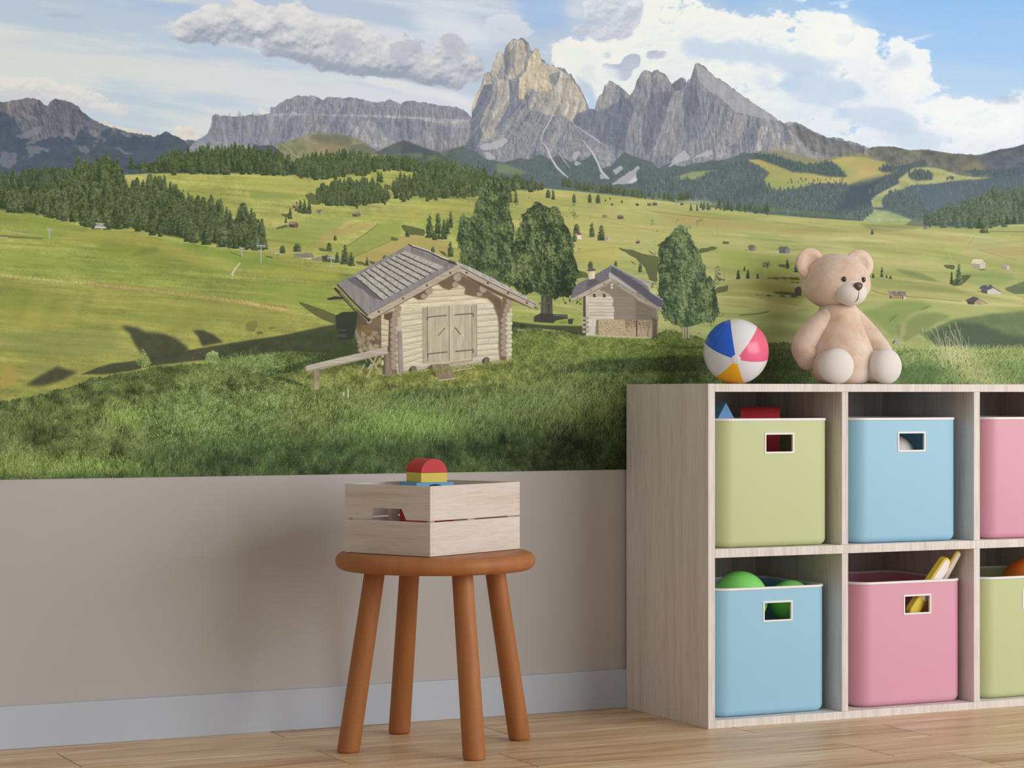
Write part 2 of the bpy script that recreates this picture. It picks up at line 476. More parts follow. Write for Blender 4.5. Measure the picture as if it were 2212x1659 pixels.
    for q in ([(725, 72), (770, 66), (790, 90), (782, 118), (740, 124), (722, 100)], [(835, 84), (868, 78), (905, 92), (926, 112), (916, 134), (868, 128), (840, 108)], [(955, 86), (980, 80), (996, 96), (1004, 130), (980, 160), (958, 130)],
              [(365, 76), (420, 84), (470, 92), (480, 82), (420, 70)], [(490, 60), (540, 84), (600, 104), (560, 108), (500, 94)]):
        cloud(q, 7, 1.5, (176, 182, 193), (186, 191, 200), .62)
    for q in ([(440, 14), (470, 12), (488, 40), (470, 52), (436, 44)], [(505, 12), (545, 8), (580, 30), (600, 60), (560, 66), (520, 44)], [(610, 14), (650, 14), (672, 40), (660, 72), (620, 62)], [(350, 48), (380, 52), (410, 66), (400, 78), (360, 68)], [(750, 48), (790, 50), (800, 66), (760, 64)]):
        P(q, (230, 228, 224), .6, soft=9, edge=.6)
    P([(780, 164), (840, 170), (900, 182), (980, 196), (1020, 215), (1018, 240), (960, 214), (860, 196), (790, 178)], (226, 229, 231), .8, soft=6, edge=.4)
    # cream clouds and far peaks on the left
    cloud([(-160, 160), (0, 166), (42, 166), (80, 162), (112, 172), (130, 182), (150, 190), (176, 184), (196, 198), (226, 206), (245, 222), (272, 234), (276, 252), (240, 246), (190, 240), (150, 236), (100, 226), (-160, 225)], 6, .9, (229, 226, 218), (204, 206, 207), .92)
    cloud([(340, 244), (370, 240), (378, 250), (345, 252)], 3, .3, (216, 218, 218), (210, 214, 216), .7)
    P([(214, 264), (226, 262), (240, 270), (262, 274), (290, 280), (330, 290), (334, 300), (220, 300)], (222, 212, 196), .9, soft=1, var=.08)
    P([(352, 292), (372, 284), (380, 272), (394, 270), (412, 276), (424, 286), (436, 300), (360, 305)], (224, 216, 204), .9, soft=1, var=.08)
    P([(556, 240), (560, 228), (572, 238), (590, 246), (560, 250)], (226, 224, 218), .8, soft=1)

def rock(profile, foot, base, dark, light, warp=0.0, amp=1.0, rough=5):
    """a rocky mass under a skyline with vertical ribs, lit from the right"""
    m = below(profile, rough, 5)
    e = edge_y(foot) - CY0
    m = m * np.clip(e[None, :] - np.arange(CH)[:, None], 0, 1)
    w1 = ((NW - .5) * 46).astype(int); idx = np.clip(np.arange(CW)[None, :] + w1, 0, CW - 1)
    n = np.take_along_axis(shear_x(NV, warp), idx, 1); n2 = np.take_along_axis(shear_x(NV2, -warp), idx, 1)
    g = (n - np.roll(n, 6, 1)) * 1.5 + (n2 - np.roll(n2, 2, 1)) * 0.55 + (NP - np.roll(np.roll(NP, 4, 1), -3, 0)) * 1.7 + (NM - np.roll(np.roll(NM, 2, 1), -1, 0)) * .8
    t = np.clip(0.5 + g * amp * 0.5 + (NM - 0.5) * 0.25 + (NF - .5) * .22, 0, 1)
    c = np.where((t < .5)[..., None], two(np.clip(t * 2, 0, 1), dark, base), two(np.clip(t * 2 - 1, 0, 1), base, light))
    put((ALL, m), c)
    return m, t
def facet(pts, col, t, a=.85, contrast=.35, soft=1, edge=.35):
    s, m = poly(pts, pad=6)
    m = blur(m, soft); m = ss(.3, .7, m + (NV2[s] - .5) * edge)
    c = C(col) * (1 + (t[s] - .5)[..., None] * contrast)
    put((s, m), np.clip(c, 0, 1), a)
def crags(pts, n, l0, l1, lit, dark, slant=0.0, a=.5, spread=.25, sky=None):
    """slim buttresses: a lit right flank beside a shaded left one"""
    sl, m = poly(pts)
    ys, xs = np.nonzero(m > .5); k = _R.randint(0, len(ys), n)
    for i in k[np.argsort(ys[k])]:
        x, y = xs[i] + sl[1].start + CX0, ys[i] + sl[0].start + CY0
        l = _R.uniform(l0, l1)
        if sky is not None:
            y = max(y, sky[int(np.clip(x - CX0, 0, CW - 1))] + l * .5 + 3)
        w = l * _R.uniform(.10, .20) + .8; s_ = slant + _R.normal(0, spread)
        top = (x - s_ * l * .5, y - l * .5); bot = (x + s_ * l * .5, y + l * .5)
        j = _R.uniform(-.12, .12) * l
        mid = (x, y + j)
        P([top, (mid[0] + w * _R.uniform(.7, 1.2), mid[1]), (bot[0] + w * .5, bot[1]), (bot[0] + w * .1, bot[1] - l * .1), mid], tuple(np.array(lit) + _R.randint(-10, 10)), a * _R.uniform(.5, 1))
        P([top, mid, (bot[0] + w * .1, bot[1] - l * .1), (bot[0] - w * .5, bot[1]), (mid[0] - w * _R.uniform(.7, 1.3), mid[1] + l * .05)], tuple(np.array(dark) + _R.randint(-8, 8)), a * _R.uniform(.5, 1))
z3, z4, z5r, z6 = Z(980, 60, 3.95), Z(1400, 100, 3.687), Z(1400, 0, 2.724), Z(1560, 330, 3.393)
zl, z2, zh, zt = Z(0, 300, 3.568), Z(540, 300, 3.568), Z(700, 500, 4.424), Z(960, 370, 3.568)
z0 = Z(0, 0, 2.989); zm = Z(400, 0, 2.989)
zr = Z(1800, 560, 5.369); zk = Z(1180, 540, 5.53); zf = Z(0, 600, 3.568); zg = Z(500, 720, 3.568); zb2 = Z(640, 640, 7.542)

def paint_mountains():
    # dark range on the left
    prof = [(-160, 232)] + z0([(0, 660), (90, 645), (180, 630), (250, 645), (280, 668), (305, 682), (325, 655), (352, 634), (395, 655), (440, 650), (470, 665), (500, 680), (525, 715), (580, 760), (640, 795), (700, 815), (800, 845), (900, 865), (1000, 880),
               (1050, 862), (1100, 870), (1180, 900), (1280, 905), (1320, 960), (1400, 990)]) + [(560, 345), (2400, 500)]
    m, t = rock(prof, [(-160, 480), (620, 480), (621, 0), (2400, 0)], (110, 114, 122), (84, 92, 104), (132, 132, 136), 0.25, 1.0, 3)
    for q, c in (([(0, 665), (180, 632), (250, 650), (215, 720), (120, 760), (0, 720)], (128, 124, 126)), ([(320, 660), (355, 636), (440, 655), (500, 690), (560, 760), (500, 850), (420, 860), (340, 840), (290, 860), (300, 740)], (106, 106, 114)),
                 ([(200, 690), (250, 650), (300, 690), (290, 740), (220, 750)], (106, 108, 116))):
        facet(z0(q), c, t, .8, .4)
    crags(z0([(0, 690), (180, 640), (300, 690), (355, 645), (470, 670), (600, 800), (700, 840), (560, 870), (330, 860), (100, 860), (60, 760)]), 110, 8, 26, (134, 131, 133), (88, 92, 102), .3, .45, .25, edge_y(prof))
    low = [(-160, 262)] + z0([(0, 720), (90, 760), (130, 820), (60, 900), (180, 880), (260, 900), (330, 880), (480, 900), (520, 840), (600, 880), (700, 840), (830, 880), (960, 880), (1000, 884), (1060, 866), (1180, 905), (1300, 960), (1330, 975)]) + [(470, 332), (2400, 600)]
    mm = below(low, 9, 7); mm = mm * (np.arange(CW)[None, :] + CX0 < 640)
    put((ALL, mm), two(NM, (72, 86, 100), (86, 97, 108)), .88)
    for q in ([(100, 770), (190, 725), (230, 750), (150, 780)], [(120, 950), (200, 900), (330, 860), (300, 890), (210, 930)], [(70, 890), (250, 820), (280, 860), (160, 900), (220, 905)], [(360, 870), (430, 850), (500, 880), (480, 912), (420, 880)],
              [(540, 820), (620, 850), (690, 900), (750, 940), (700, 915), (640, 900)], [(160, 950), (200, 935), (320, 960), (310, 985), (190, 985)], [(10, 1000), (100, 970), (110, 1040), (60, 1090), (0, 1060)], [(500, 940), (560, 950), (580, 990), (520, 985)], [(760, 950), (800, 970), (830, 1000), (780, 985)]):
        P(z0(q), (146, 144, 148), .45, soft=3, edge=1.1)
    # table mountain in the middle
    prof = [(-160, 900), (424, 302)] + zm([(95, 895), (140, 860), (165, 820), (172, 745), (195, 738), (300, 748), (390, 745), (430, 733), (455, 742), (545, 735), (550, 695), (580, 685), (640, 645), (690, 630), (720, 615), (830, 617), (890, 642), (930, 622), (1060, 630), (1150, 640),
                                          (1210, 658), (1290, 650), (1320, 642), (1390, 662), (1470, 648), (1560, 668), (1660, 680), (1760, 694), (1820, 722), (1845, 750)]) + [(1030, 300), (1031, 900), (2400, 900)]
    m, t = rock(prof, [(-160, 346), (2400, 346)], (146, 148, 155), (118, 124, 136), (166, 165, 168), 0.05, 1.1, 3)
    for q, c in (([(560, 735), (700, 725), (760, 735), (1000, 740), (1250, 742), (1400, 745), (1560, 758), (1840, 775), (1840, 800), (1600, 790), (1500, 770), (1200, 755), (900, 745), (700, 745), (580, 750)], (176, 175, 176)),
                 ([(1070, 870), (1130, 790), (1200, 770), (1260, 850), (1330, 900), (1390, 940), (1300, 960), (1200, 940)], (172, 168, 166)), ([(1560, 760), (1840, 775), (1835, 830), (1700, 820), (1600, 800)], (170, 167, 166)),
                 ([(900, 750), (1060, 760), (1060, 850), (960, 870), (920, 800)], (128, 134, 146)), ([(1210, 760), (1540, 770), (1560, 840), (1480, 900), (1330, 880), (1250, 820)], (128, 133, 144)),
                 ([(180, 750), (340, 755), (350, 880), (170, 870)], (132, 132, 140)), ([(660, 770), (760, 740), (740, 860), (650, 900), (600, 890)], (124, 130, 142)), ([(360, 760), (470, 745), (480, 800), (380, 850)], (140, 140, 146)),
                 ([(760, 720), (860, 720), (920, 850), (860, 870), (750, 850)], (150, 148, 150)), ([(1440, 900), (1830, 850), (1820, 930), (1700, 970), (1560, 960)], (158, 152, 154))):
        facet(zm(q), c, t, .8, .35)
    crags(zm([(560, 720), (640, 650), (720, 620), (890, 645), (1060, 635), (1210, 660), (1320, 650), (1560, 672), (1760, 700), (1840, 750), (1840, 770), (1500, 745), (1000, 735), (700, 735)]), 130, 9, 26, (166, 165, 168), (116, 122, 134), .03, .5, .12, edge_y(prof))
    crags(zm([(180, 760), (540, 745), (760, 750), (1060, 760), (1840, 800), (1820, 960), (1560, 960), (1300, 950), (1000, 850), (700, 890), (430, 940), (170, 880)]), 230, 10, 38, (160, 158, 162), (120, 126, 138), .05, .42, .15)
    for x in (690, 1030, 1045, 1215, 1270, 1385, 1480, 1650, 1545):
        line(zm([(x - 4, 692), (x - 12, 714), (x - 6, 738)]), [1, 2.2, 1], (112, 118, 130), .7)
    for x in (1550, 1650, 1670, 1760, 1700): line(zm([(x, 880), (x - 3, 930), (x, 975)]), [1, 2.6, 1], (116, 122, 136), .7)
    # brown-green hills in front of it
    P(zm([(560, 940), (690, 905), (790, 870), (860, 858), (930, 872), (990, 865), (1100, 890), (1200, 950), (1260, 985), (1400, 990), (1400, 1080), (560, 1080)]), (132, 138, 104), 1, 1, .16, NM, col2=(148, 140, 112))
    P(zm([(790, 880), (860, 862), (1000, 868), (1090, 905), (1060, 940), (900, 930)]), (112, 112, 100), .6, soft=4)
    P(zm([(800, 945), (900, 920), (1010, 940), (1000, 970), (850, 970)]), (160, 136, 108), .6, soft=4)
    P(zm([(1060, 940), (1150, 930), (1260, 985), (1200, 1000), (1080, 985)]), (104, 112, 98), .7, soft=2, edge=.5)
    line(zm([(620, 930), (680, 968), (690, 990), (735, 1020)]), 1.2, (188, 186, 160), .8)
    P(zm([(1230, 985), (1330, 935), (1410, 905), (1500, 940), (1640, 985), (1640, 1010), (1240, 1000)]), (98, 106, 104), 1, 1, .12)
    P(zm([(1410, 908), (1620, 985), (1500, 1000), (1390, 990)]), (84, 94, 100), .8, soft=2)
    P(zm([(460, 940), (560, 935), (640, 1000), (640, 1080), (440, 1080)]), (84, 96, 100), .9, soft=2, edge=.4)
    P(zm([(1640, 985), (1800, 940), (1900, 960), (2212, 960), (2212, 1130), (1300, 1100), (1240, 1000)]), (94, 106, 98), 1, 2, .2, NM, col2=(108, 118, 100))
    # the great peaks
    prof = [(-160, 900), (1000, 330)] + z3([(60, 1060), (95, 1010), (140, 900), (152, 760), (145, 690), (165, 640), (200, 550), (235, 480), (250, 400), (280, 375), (312, 382), (325, 340), (345, 260), (382, 188), (410, 195), (424, 235), (440, 160), (470, 120), (500, 98), (522, 95), (545, 108), (572, 92), (600, 102), (640, 135), (652, 180), (668, 205),
               (680, 200), (705, 166), (728, 185), (742, 265), (772, 280), (800, 310), (860, 328), (900, 345), (935, 342), (960, 372), (985, 402), (1000, 385), (1016, 420), (1040, 460), (1076, 500), (1092, 545), (1112, 580), (1132, 625), (1160, 690), (1190, 690), (1205, 678), (1216, 620), (1236, 585), (1268, 570), (1286, 490), (1308, 495), (1322, 448), (1345, 446), (1385, 482), (1410, 488),
               (1450, 520), (1480, 560), (1502, 578), (1540, 520), (1560, 440), (1590, 395), (1625, 368), (1660, 358), (1688, 380), (1712, 356), (1745, 366), (1775, 385), (1822, 418), (1836, 452), (1858, 478), (1900, 448), (1945, 414), (1972, 432), (1985, 472), (2000, 442), (2024, 432), (2040, 370), (2058, 312), (2076, 294)]) + \
           z4([(440, 155), (520, 230), (620, 300), (760, 400), (900, 490), (980, 540), (1040, 590), (1090, 610), (1140, 595), (1180, 600), (1270, 660), (1400, 715), (1480, 720), (1580, 750), (1660, 765), (1750, 810), (1830, 795), (1960, 798), (2080, 825), (2200, 822)]) + z5r([(1640, 880), (1800, 905), (1945, 915), (2050, 885), (2150, 868), (2212, 848)]) + [(2280, 300), (2372, 310)]
    m, t = rock(prof, [(-160, 0), (1000, 0), (1001, 440), (2372, 560)], (144, 146, 152), (112, 118, 130), (176, 172, 168), 0.10, 1.15, 4)
    L = (([(345, 262), (382, 192), (412, 200), (425, 285), (400, 345), (370, 405), (335, 450), (320, 385)], (192, 184, 170)), ([(545, 112), (575, 96), (604, 120), (616, 205), (600, 330), (560, 405), (520, 392), (518, 270), (530, 170)], (200, 190, 172)),
         ([(645, 262), (705, 172), (732, 195), (748, 285), (805, 335), (832, 425), (840, 525), (765, 565), (690, 535), (645, 505), (600, 605), (548, 605), (560, 430), (622, 372)], (214, 199, 168)),
         ([(905, 365), (985, 405), (1090, 548), (1130, 645), (1128, 745), (1062, 722), (1000, 805), (940, 745), (850, 565), (872, 482), (900, 442)], (194, 185, 170)), ([(235, 485), (258, 505), (205, 600), (182, 700), (158, 690), (165, 642)], (208, 194, 164)),
         ([(385, 445), (462, 432), (482, 560), (470, 655), (400, 800), (300, 965), (228, 965), (330, 765), (372, 560)], (186, 179, 168)), ([(255, 390), (310, 385), (322, 480), (250, 490)], (188, 180, 166)), ([(285, 650), (312, 660), (290, 745), (230, 830), (215, 830), (260, 720)], (184, 178, 168)),
         ([(490, 325), (535, 430), (470, 440), (432, 400)], (190, 182, 168)), ([(470, 120), (520, 98), (540, 120), (500, 180), (470, 260), (440, 240)], (178, 171, 160)), ([(690, 560), (840, 530), (960, 740), (850, 760), (740, 720), (640, 700)], (178, 172, 162)),
         ([(750, 290), (900, 350), (900, 370), (815, 400), (780, 350)], (188, 180, 166)))
    D = (([(250, 492), (320, 480), (330, 560), (300, 650), (240, 760), (215, 830), (110, 1000), (145, 900), (152, 765), (190, 645)], (124, 130, 142)), ([(430, 240), (500, 182), (542, 116), (526, 262), (512, 322), (462, 420), (440, 385)], (138, 140, 146)),
         ([(470, 440), (532, 462), (560, 440), (555, 600), (602, 622), (500, 742), (330, 905), (400, 782), (482, 645)], (122, 129, 144)), ([(602, 112), (640, 142), (664, 205), (640, 262), (612, 362), (602, 332), (622, 222)], (148, 146, 146)),
         ([(808, 402), (915, 372), (896, 442), (862, 502), (822, 472)], (138, 141, 148)), ([(1062, 732), (1160, 692), (1216, 702), (1500, 592), (1480, 905), (1450, 1055), (1272, 985), (1100, 852), (1022, 822)], (126, 132, 145)),
         ([(110, 1000), (215, 840), (250, 900), (190, 1040), (60, 1060)], (112, 120, 132)))
    for q, c in L: facet(z3(q), c, t, .85, .42)
    for q, c in D: facet(z3(q), c, t, .8, .30)
    R_ = (([(1290, 492), (1345, 452), (1385, 490), (1370, 620), (1330, 690), (1275, 700)], (168, 164, 162)), ([(1640, 370), (1688, 384), (1684, 560), (1650, 540)], (172, 168, 164)), ([(1722, 362), (1832, 440), (1822, 545), (1775, 550), (1745, 460)], (164, 162, 160)),
          ([(1872, 562), (1912, 532), (1962, 722), (1972, 852), (1902, 1042), (1745, 1110), (1722, 1005), (1802, 782)], (158, 156, 157)), ([(1545, 710), (1570, 730), (1540, 860), (1490, 960), (1470, 900), (1510, 780)], (158, 156, 158)), ([(1590, 690), (1620, 740), (1610, 850), (1580, 800)], (154, 152, 154)),
          ([(1205, 690), (1236, 590), (1270, 580), (1280, 690), (1215, 720)], (164, 160, 156)))
    for q, c in R_: facet(z3(q), c, t, .8, .35)
    RD = (([(1690, 560), (1870, 540), (1800, 780), (1720, 1000), (1640, 1100), (1600, 900), (1620, 700)], (122, 127, 139)), ([(1960, 520), (2060, 480), (2120, 700), (2100, 900), (1990, 1000), (1970, 860)], (124, 129, 141)), ([(1280, 690), (1500, 610), (1540, 690), (1480, 900), (1450, 1050), (1290, 960)], (124, 129, 142)),
          ([(1860, 482), (1945, 418), (1985, 480), (1960, 520), (1880, 545)], (118, 122, 132)))
    for q, c in RD: facet(z3(q), c, t, .75, .3)
    S4 = (([(375, 140), (388, 132), (520, 237), (760, 402), (900, 492), (985, 545), (1040, 592), (900, 572), (700, 522), (560, 400), (500, 362), (422, 302), (392, 232)], (172, 170, 171), .14), ([(700, 545), (795, 552), (760, 680), (700, 765), (640, 802), (650, 660)], (166, 160, 158), .4), ([(885, 645), (958, 632), (930, 760), (900, 835), (860, 835)], (190, 184, 178), .35),
          ([(990, 690), (1060, 690), (1040, 830), (980, 840)], (176, 170, 164), .4), ([(1060, 770), (1160, 800), (1150, 860), (1040, 840)], (170, 164, 156), .4), ([(500, 600), (560, 500), (560, 640), (500, 780), (440, 800)], (152, 152, 158), .4), ([(560, 790), (660, 800), (640, 870), (520, 900), (440, 880)], (160, 158, 160), .5),
          ([(770, 580), (880, 590), (860, 760), (800, 830), (740, 780)], (124, 128, 139), .3), ([(400, 320), (480, 380), (480, 520), (420, 560), (380, 430)], (128, 132, 143), .3), ([(500, 380), (600, 430), (600, 560), (540, 640), (500, 520)], (132, 135, 145), .3),
          ([(1100, 640), (1180, 610), (1400, 725), (1560, 760), (1750, 820), (1880, 920), (1700, 900), (1500, 880), (1300, 830)], (122, 122, 120), .35))
    for q, c, k in S4: facet(z4(q), c, t, .85, k, 1, .2)
    crags(z3([(345, 262), (440, 165), (570, 100), (660, 200), (720, 180), (760, 290), (930, 350), (1090, 548), (1130, 700), (1000, 800), (850, 560), (600, 620), (470, 660), (300, 960), (220, 960), (320, 480)]), 240, 8, 36, (212, 199, 174), (140, 142, 148), .05, .5, .18, edge_y(prof))
    crags(z3([(120, 1000), (200, 640), (320, 480), (480, 560), (480, 740), (330, 960)]), 60, 10, 40, (172, 168, 162), (116, 124, 138), -.28, .45, .12)
    crags(z3([(330, 960), (500, 740), (690, 560), (960, 740), (1100, 900), (1260, 1150), (1000, 1140), (760, 1100), (420, 1140), (270, 1090)]), 260, 8, 30, (170, 168, 166), (118, 122, 132), -.1, .42, .35)
    crags(z3([(1215, 700), (1290, 500), (1390, 490), (1500, 585), (1600, 400), (1720, 365), (1850, 480), (1950, 420), (2060, 320), (2120, 700), (2000, 1040), (1740, 1180), (1480, 1050), (1290, 980), (1060, 760)]), 330, 9, 44, (164, 161, 161), (110, 116, 130), .0, .45, .12, edge_y(prof))
    crags(z4([(370, 260), (500, 370), (700, 530), (900, 580), (1060, 680), (1160, 850), (880, 850), (640, 850), (420, 890), (330, 830), (400, 600)]), 230, 8, 32, (176, 172, 168), (114, 119, 130), .02, .45, .15, edge_y(prof) + 12)
    for q, c in L: facet(z3(q), c, t, .46, .3, 2)
    for q, c in D: facet(z3(q), tuple(v - 6 for v in c), t, .50, .2, 2)
    for q, c in R_: facet(z3(q), c, t, .4, .2, 2)
    for q, c in RD: facet(z3(q), tuple(v - 6 for v in c), t, .42, .2, 2)
    for q, c, k in S4[:2]: facet(z4(q), c, t, .55, .1, 1, .1)
    P(z4([(1110, 660), (1150, 700), (1250, 800), (1350, 900), (1270, 900), (1180, 780)]), (178, 172, 164), .75, soft=1, var=.15)
    P(z4([(860, 850), (1040, 830), (1160, 860), (1340, 905), (1560, 880), (1700, 850), (1880, 915), (2000, 980), (1900, 1040), (1600, 1110), (900, 1000)]), (150, 148, 112), .9, soft=4, edge=.5)
    for k in range(26):
        x = 1120 + k * 33 + _R.randint(-8, 8); y = 700 + k * 6
        line(z4([(x, y - 20), (x + 30, y + 70), (x + 70, y + 160)]), [1, 2.2, .6], (104, 106, 108) if k % 2 else (150, 146, 132), .55, soft=1)
    # grey-green ridge far right
    pr = z4([(1760, 812), (1830, 797), (1960, 800), (2080, 827), (2200, 824)]) + z5r([(1640, 880), (1800, 905), (1945, 915), (2050, 885), (2150, 868), (2212, 848)]) + [(2372, 310), (2372, 460), (1960, 420), (1900, 370)]
    P(pr, (108, 111, 106), .96, 0, .2, NM, col2=(128, 125, 111))
    crags([(1885, 330), (1960, 325), (2110, 340), (2200, 335), (2200, 375), (2000, 372), (1930, 365)], 90, 8, 26, (136, 132, 116), (92, 98, 98), .25, .4, .3, edge_y(pr[:10] + [(2372, 312)]))
    P(z5r([(1945, 916), (2050, 886), (2150, 870), (2212, 850)]) + [(2372, 310), (2372, 420), (2150, 390)], (104, 112, 120), .85, 1, .2)
    P(z5r([(1840, 990), (1900, 960), (1950, 960), (1980, 1000), (1880, 1010)]), (148, 142, 112), .6, soft=3, edge=.5)
    # forest at the feet of the peaks
    P(z3([(0, 1060), (180, 1045), (270, 1115), (420, 1150), (560, 1110), (640, 1130), (740, 1070), (820, 1120), (900, 1090), (1000, 1150), (1120, 1120), (1190, 1080), (1270, 1200), (1340, 1180), (1450, 1060), (1600, 1120), (1700, 1150), (1740, 1200), (1830, 1160), (1950, 1180), (2212, 1130)]) + z4([(640, 900), (760, 850), (880, 850), (1000, 880)]) + [(1760, 460), (1500, 470), (990, 420)],
      (92, 106, 108), .96, soft=2, edge=.7, col2=(104, 116, 116))
    forest(z3([(0, 1100), (270, 1150), (560, 1150), (740, 1110), (1000, 1180), (1180, 1110), (1300, 1240), (1500, 1150), (1720, 1200), (1950, 1190), (2212, 1160), (2212, 1330), (1500, 1370), (900, 1330), (400, 1240), (0, 1180)]), 700, 6, 8, (82, 97, 99), (112, 124, 120))
    for q, w in (([(745, 965), (800, 1030), (830, 1110), (880, 1190), (940, 1250), (1000, 1292)], [1, 3, 4, 5, 3.5, 1]), ([(1095, 950), (1180, 1060), (1230, 1150), (1262, 1230), (1325, 1290)], [1, 3.5, 4.5, 6, 4]), ([(890, 1060), (940, 1130), (990, 1195)], [1, 1.8, .8]), ([(1030, 830), (1180, 930), (1270, 990)], [1, 2, 1]), ([(860, 690), (830, 780), (770, 880), (745, 960)], [1, 2, 2.4, 1.4])):
        line(z3(q), w, (206, 204, 202), .85)
    for q in ([(1240, 1240), (1290, 1250), (1325, 1285), (1270, 1298), (1235, 1280)], [(1600, 1155), (1560, 1230), (1565, 1310), (1460, 1335), (1340, 1340), (1480, 1240)], [(1360, 1220), (1420, 1180), (1450, 1190), (1400, 1250), (1370, 1255)], [(1820, 1200), (1890, 1100), (1970, 1045), (2022, 1110), (1930, 1150)],
              [(2040, 1110), (2212, 1020), (2212, 1080)], [(1030, 1150), (1065, 1145), (1050, 1190)], [(240, 1055), (300, 1060), (360, 1120), (290, 1115)], [(190, 1030), (320, 985), (450, 945), (470, 960), (380, 1020), (300, 1040)], [(1020, 1075), (1050, 1050), (1080, 1060), (1050, 1110), (1025, 1110)]):
        P(z3(q), (188, 187, 187), .8, soft=2, edge=1.0)
    P(z3([(1480, 1330), (1550, 1265), (1568, 1300), (1520, 1330)]), (218, 214, 210), .8, soft=1)
    P(z3([(360, 1160), (440, 1165), (560, 1210), (660, 1240), (520, 1250), (370, 1240)]), (128, 142, 110), .85, soft=2)

def paint_far_slopes():
    F0, F1 = (84, 98, 98), (116, 128, 120)
    base = z4([(-80, 1060), (200, 1040), (560, 960), (780, 900), (900, 990), (960, 1080), (1400, 1080), (1760, 1080), (1960, 960), (2212, 900)]) + z5r([(1640, 1010), (2000, 1040), (2212, 1020)]) + [(2372, 370), (2372, 520), (1360, 520)]
    P(base, (94, 108, 108), 1, 0, .12)
    P(z4([(790, 905), (910, 897), (985, 935), (1180, 930), (1400, 920), (1560, 880), (1700, 880), (1880, 920), (1990, 985), (1900, 1035), (1720, 1070), (1600, 1105), (1480, 1090), (1360, 1090), (1250, 1112), (1120, 1142), (1060, 1150), (960, 1132), (920, 1062), (970, 1012), (900, 962)]), (172, 172, 108), 1, 1, .1, NL, col2=(192, 174, 112))
    P(z4([(930, 1060), (1100, 1050), (1300, 1070), (1250, 1112), (1060, 1150), (960, 1132)]), (158, 172, 104), .7, soft=5)
    P(z4([(1500, 950), (1640, 960), (1700, 1040), (1560, 1080), (1500, 1020)]), (158, 170, 108), .6, soft=6)
    P(z4([(1640, 930), (1780, 915), (1880, 960), (1820, 1010), (1680, 980)]), (188, 164, 116), .6, soft=6)
    forest(z4([(860, 855), (1000, 870), (1180, 920), (1300, 950), (1420, 915), (1500, 940), (1590, 1040), (1440, 1040), (1300, 1010), (1150, 1000), (1000, 940), (840, 885)]), 210, 8, 9, (74, 92, 94), (112, 126, 116), fill=(84, 100, 98))
    forest(z4([(1830, 985), (1900, 940), (1990, 970), (1960, 1000), (1880, 1005)]), 30, 7, 8, (78, 92, 94), (108, 120, 112), fill=(86, 100, 100))
    for k in range(30):
        x, y = _R.uniform(1100, 1560), _R.uniform(1060, 1100); stamp(*z4([(x, y)])[0], 5, 3, (84, 98, 90), (110, 122, 104))
    P(z4([(190, 1050), (350, 1000), (540, 985), (450, 1030), (370, 1062), (240, 1062)]), (150, 164, 112), .95, soft=1)
    forest(z4([(-60, 1080), (180, 1060), (400, 1055), (560, 980), (760, 905), (900, 975), (960, 1010), (930, 1050), (950, 1120), (1060, 1160), (1250, 1120), (1500, 1100), (1580, 1110), (1660, 1200), (1780, 1180), (1780, 1370), (1300, 1370), (900, 1300), (400, 1260), (0, 1200)]), 1050, 11, 15, F0, F1)
    P(z4([(640, 1200), (760, 1110), (920, 1075), (940, 1130), (820, 1180), (700, 1230)]), (82, 95, 102), .55, soft=6)
    P(z4([(1600, 1110), (1780, 1060), (1990, 1000), (1980, 1100), (1860, 1160), (1780, 1260), (1640, 1300), (1440, 1350), (1560, 1200)]), (78, 92, 102), .75, soft=6)
    P(z4([(1590, 1105), (1740, 1050), (1900, 1030), (1760, 1090), (1640, 1110)]), (118, 128, 112), .6, soft=3)
    forest(z4([(1900, 1040), (2080, 960), (2060, 1010), (1960, 1090), (1840, 1170), (1760, 1170)]), 90, 8, 11, (82, 96, 98), (112, 124, 112))
    P(z6([(1290, 195), (1400, 112), (1500, 104), (1600, 118), (1720, 160), (1850, 178), (1985, 182), (1840, 200), (1700, 208), (1560, 228), (1400, 238), (1290, 292), (1200, 305), (1170, 340), (1180, 400), (1105, 400), (1090, 350), (1130, 310), (1215, 265), (1300, 222)]), (172, 180, 122), 1, 1, .1, col2=(186, 182, 128))
    for k in range(7): P(z6([(1095 + k * 3, 322 + k * 13), (1190, 316 + k * 13), (1185, 321 + k * 13), (1098 + k * 3, 328 + k * 13)]), (122, 138, 104), .5, soft=1)
    P(z6([(1640, 70), (1860, 55), (1920, 110), (1800, 130), (1700, 110)]), (140, 136, 112), .5, soft=6)
    forest(z6([(1365, 158), (1420, 125), (1545, 150), (1540, 195), (1420, 205), (1380, 185)]), 60, 9, 10, (82, 96, 98), (108, 120, 110), fill=(88, 102, 102))
    forest(z6([(1640, 185), (1700, 178), (1705, 198), (1650, 200)]), 14, 6, 7, (82, 96, 96), (104, 116, 106))
    forest(z6([(1740, 130), (1900, 135), (2040, 130), (2212, 110), (2212, 160), (1980, 165), (1850, 165)]), 110, 7, 8, (84, 98, 104), (100, 114, 114), fill=(92, 106, 110))
    P(z6([(1240, 290), (1400, 245), (1560, 240), (1760, 205), (2000, 190), (2212, 160), (2400, 150), (2400, 300), (1740, 400), (1600, 470), (1400, 500), (1180, 380)]), (98, 112, 118), .95, soft=2)
    forest(z6([(1240, 290), (1400, 245), (1560, 240), (1760, 210), (2000, 195), (2212, 165), (2400, 150), (2400, 290), (1900, 320), (1720, 380), (1600, 420), (1500, 440)]), 330, 8, 10, (92, 106, 114), (116, 128, 128))
    P(z6([(1430, 300), (1700, 280), (1760, 340), (1640, 420), (1560, 420)]), (104, 118, 128), .55, soft=8)
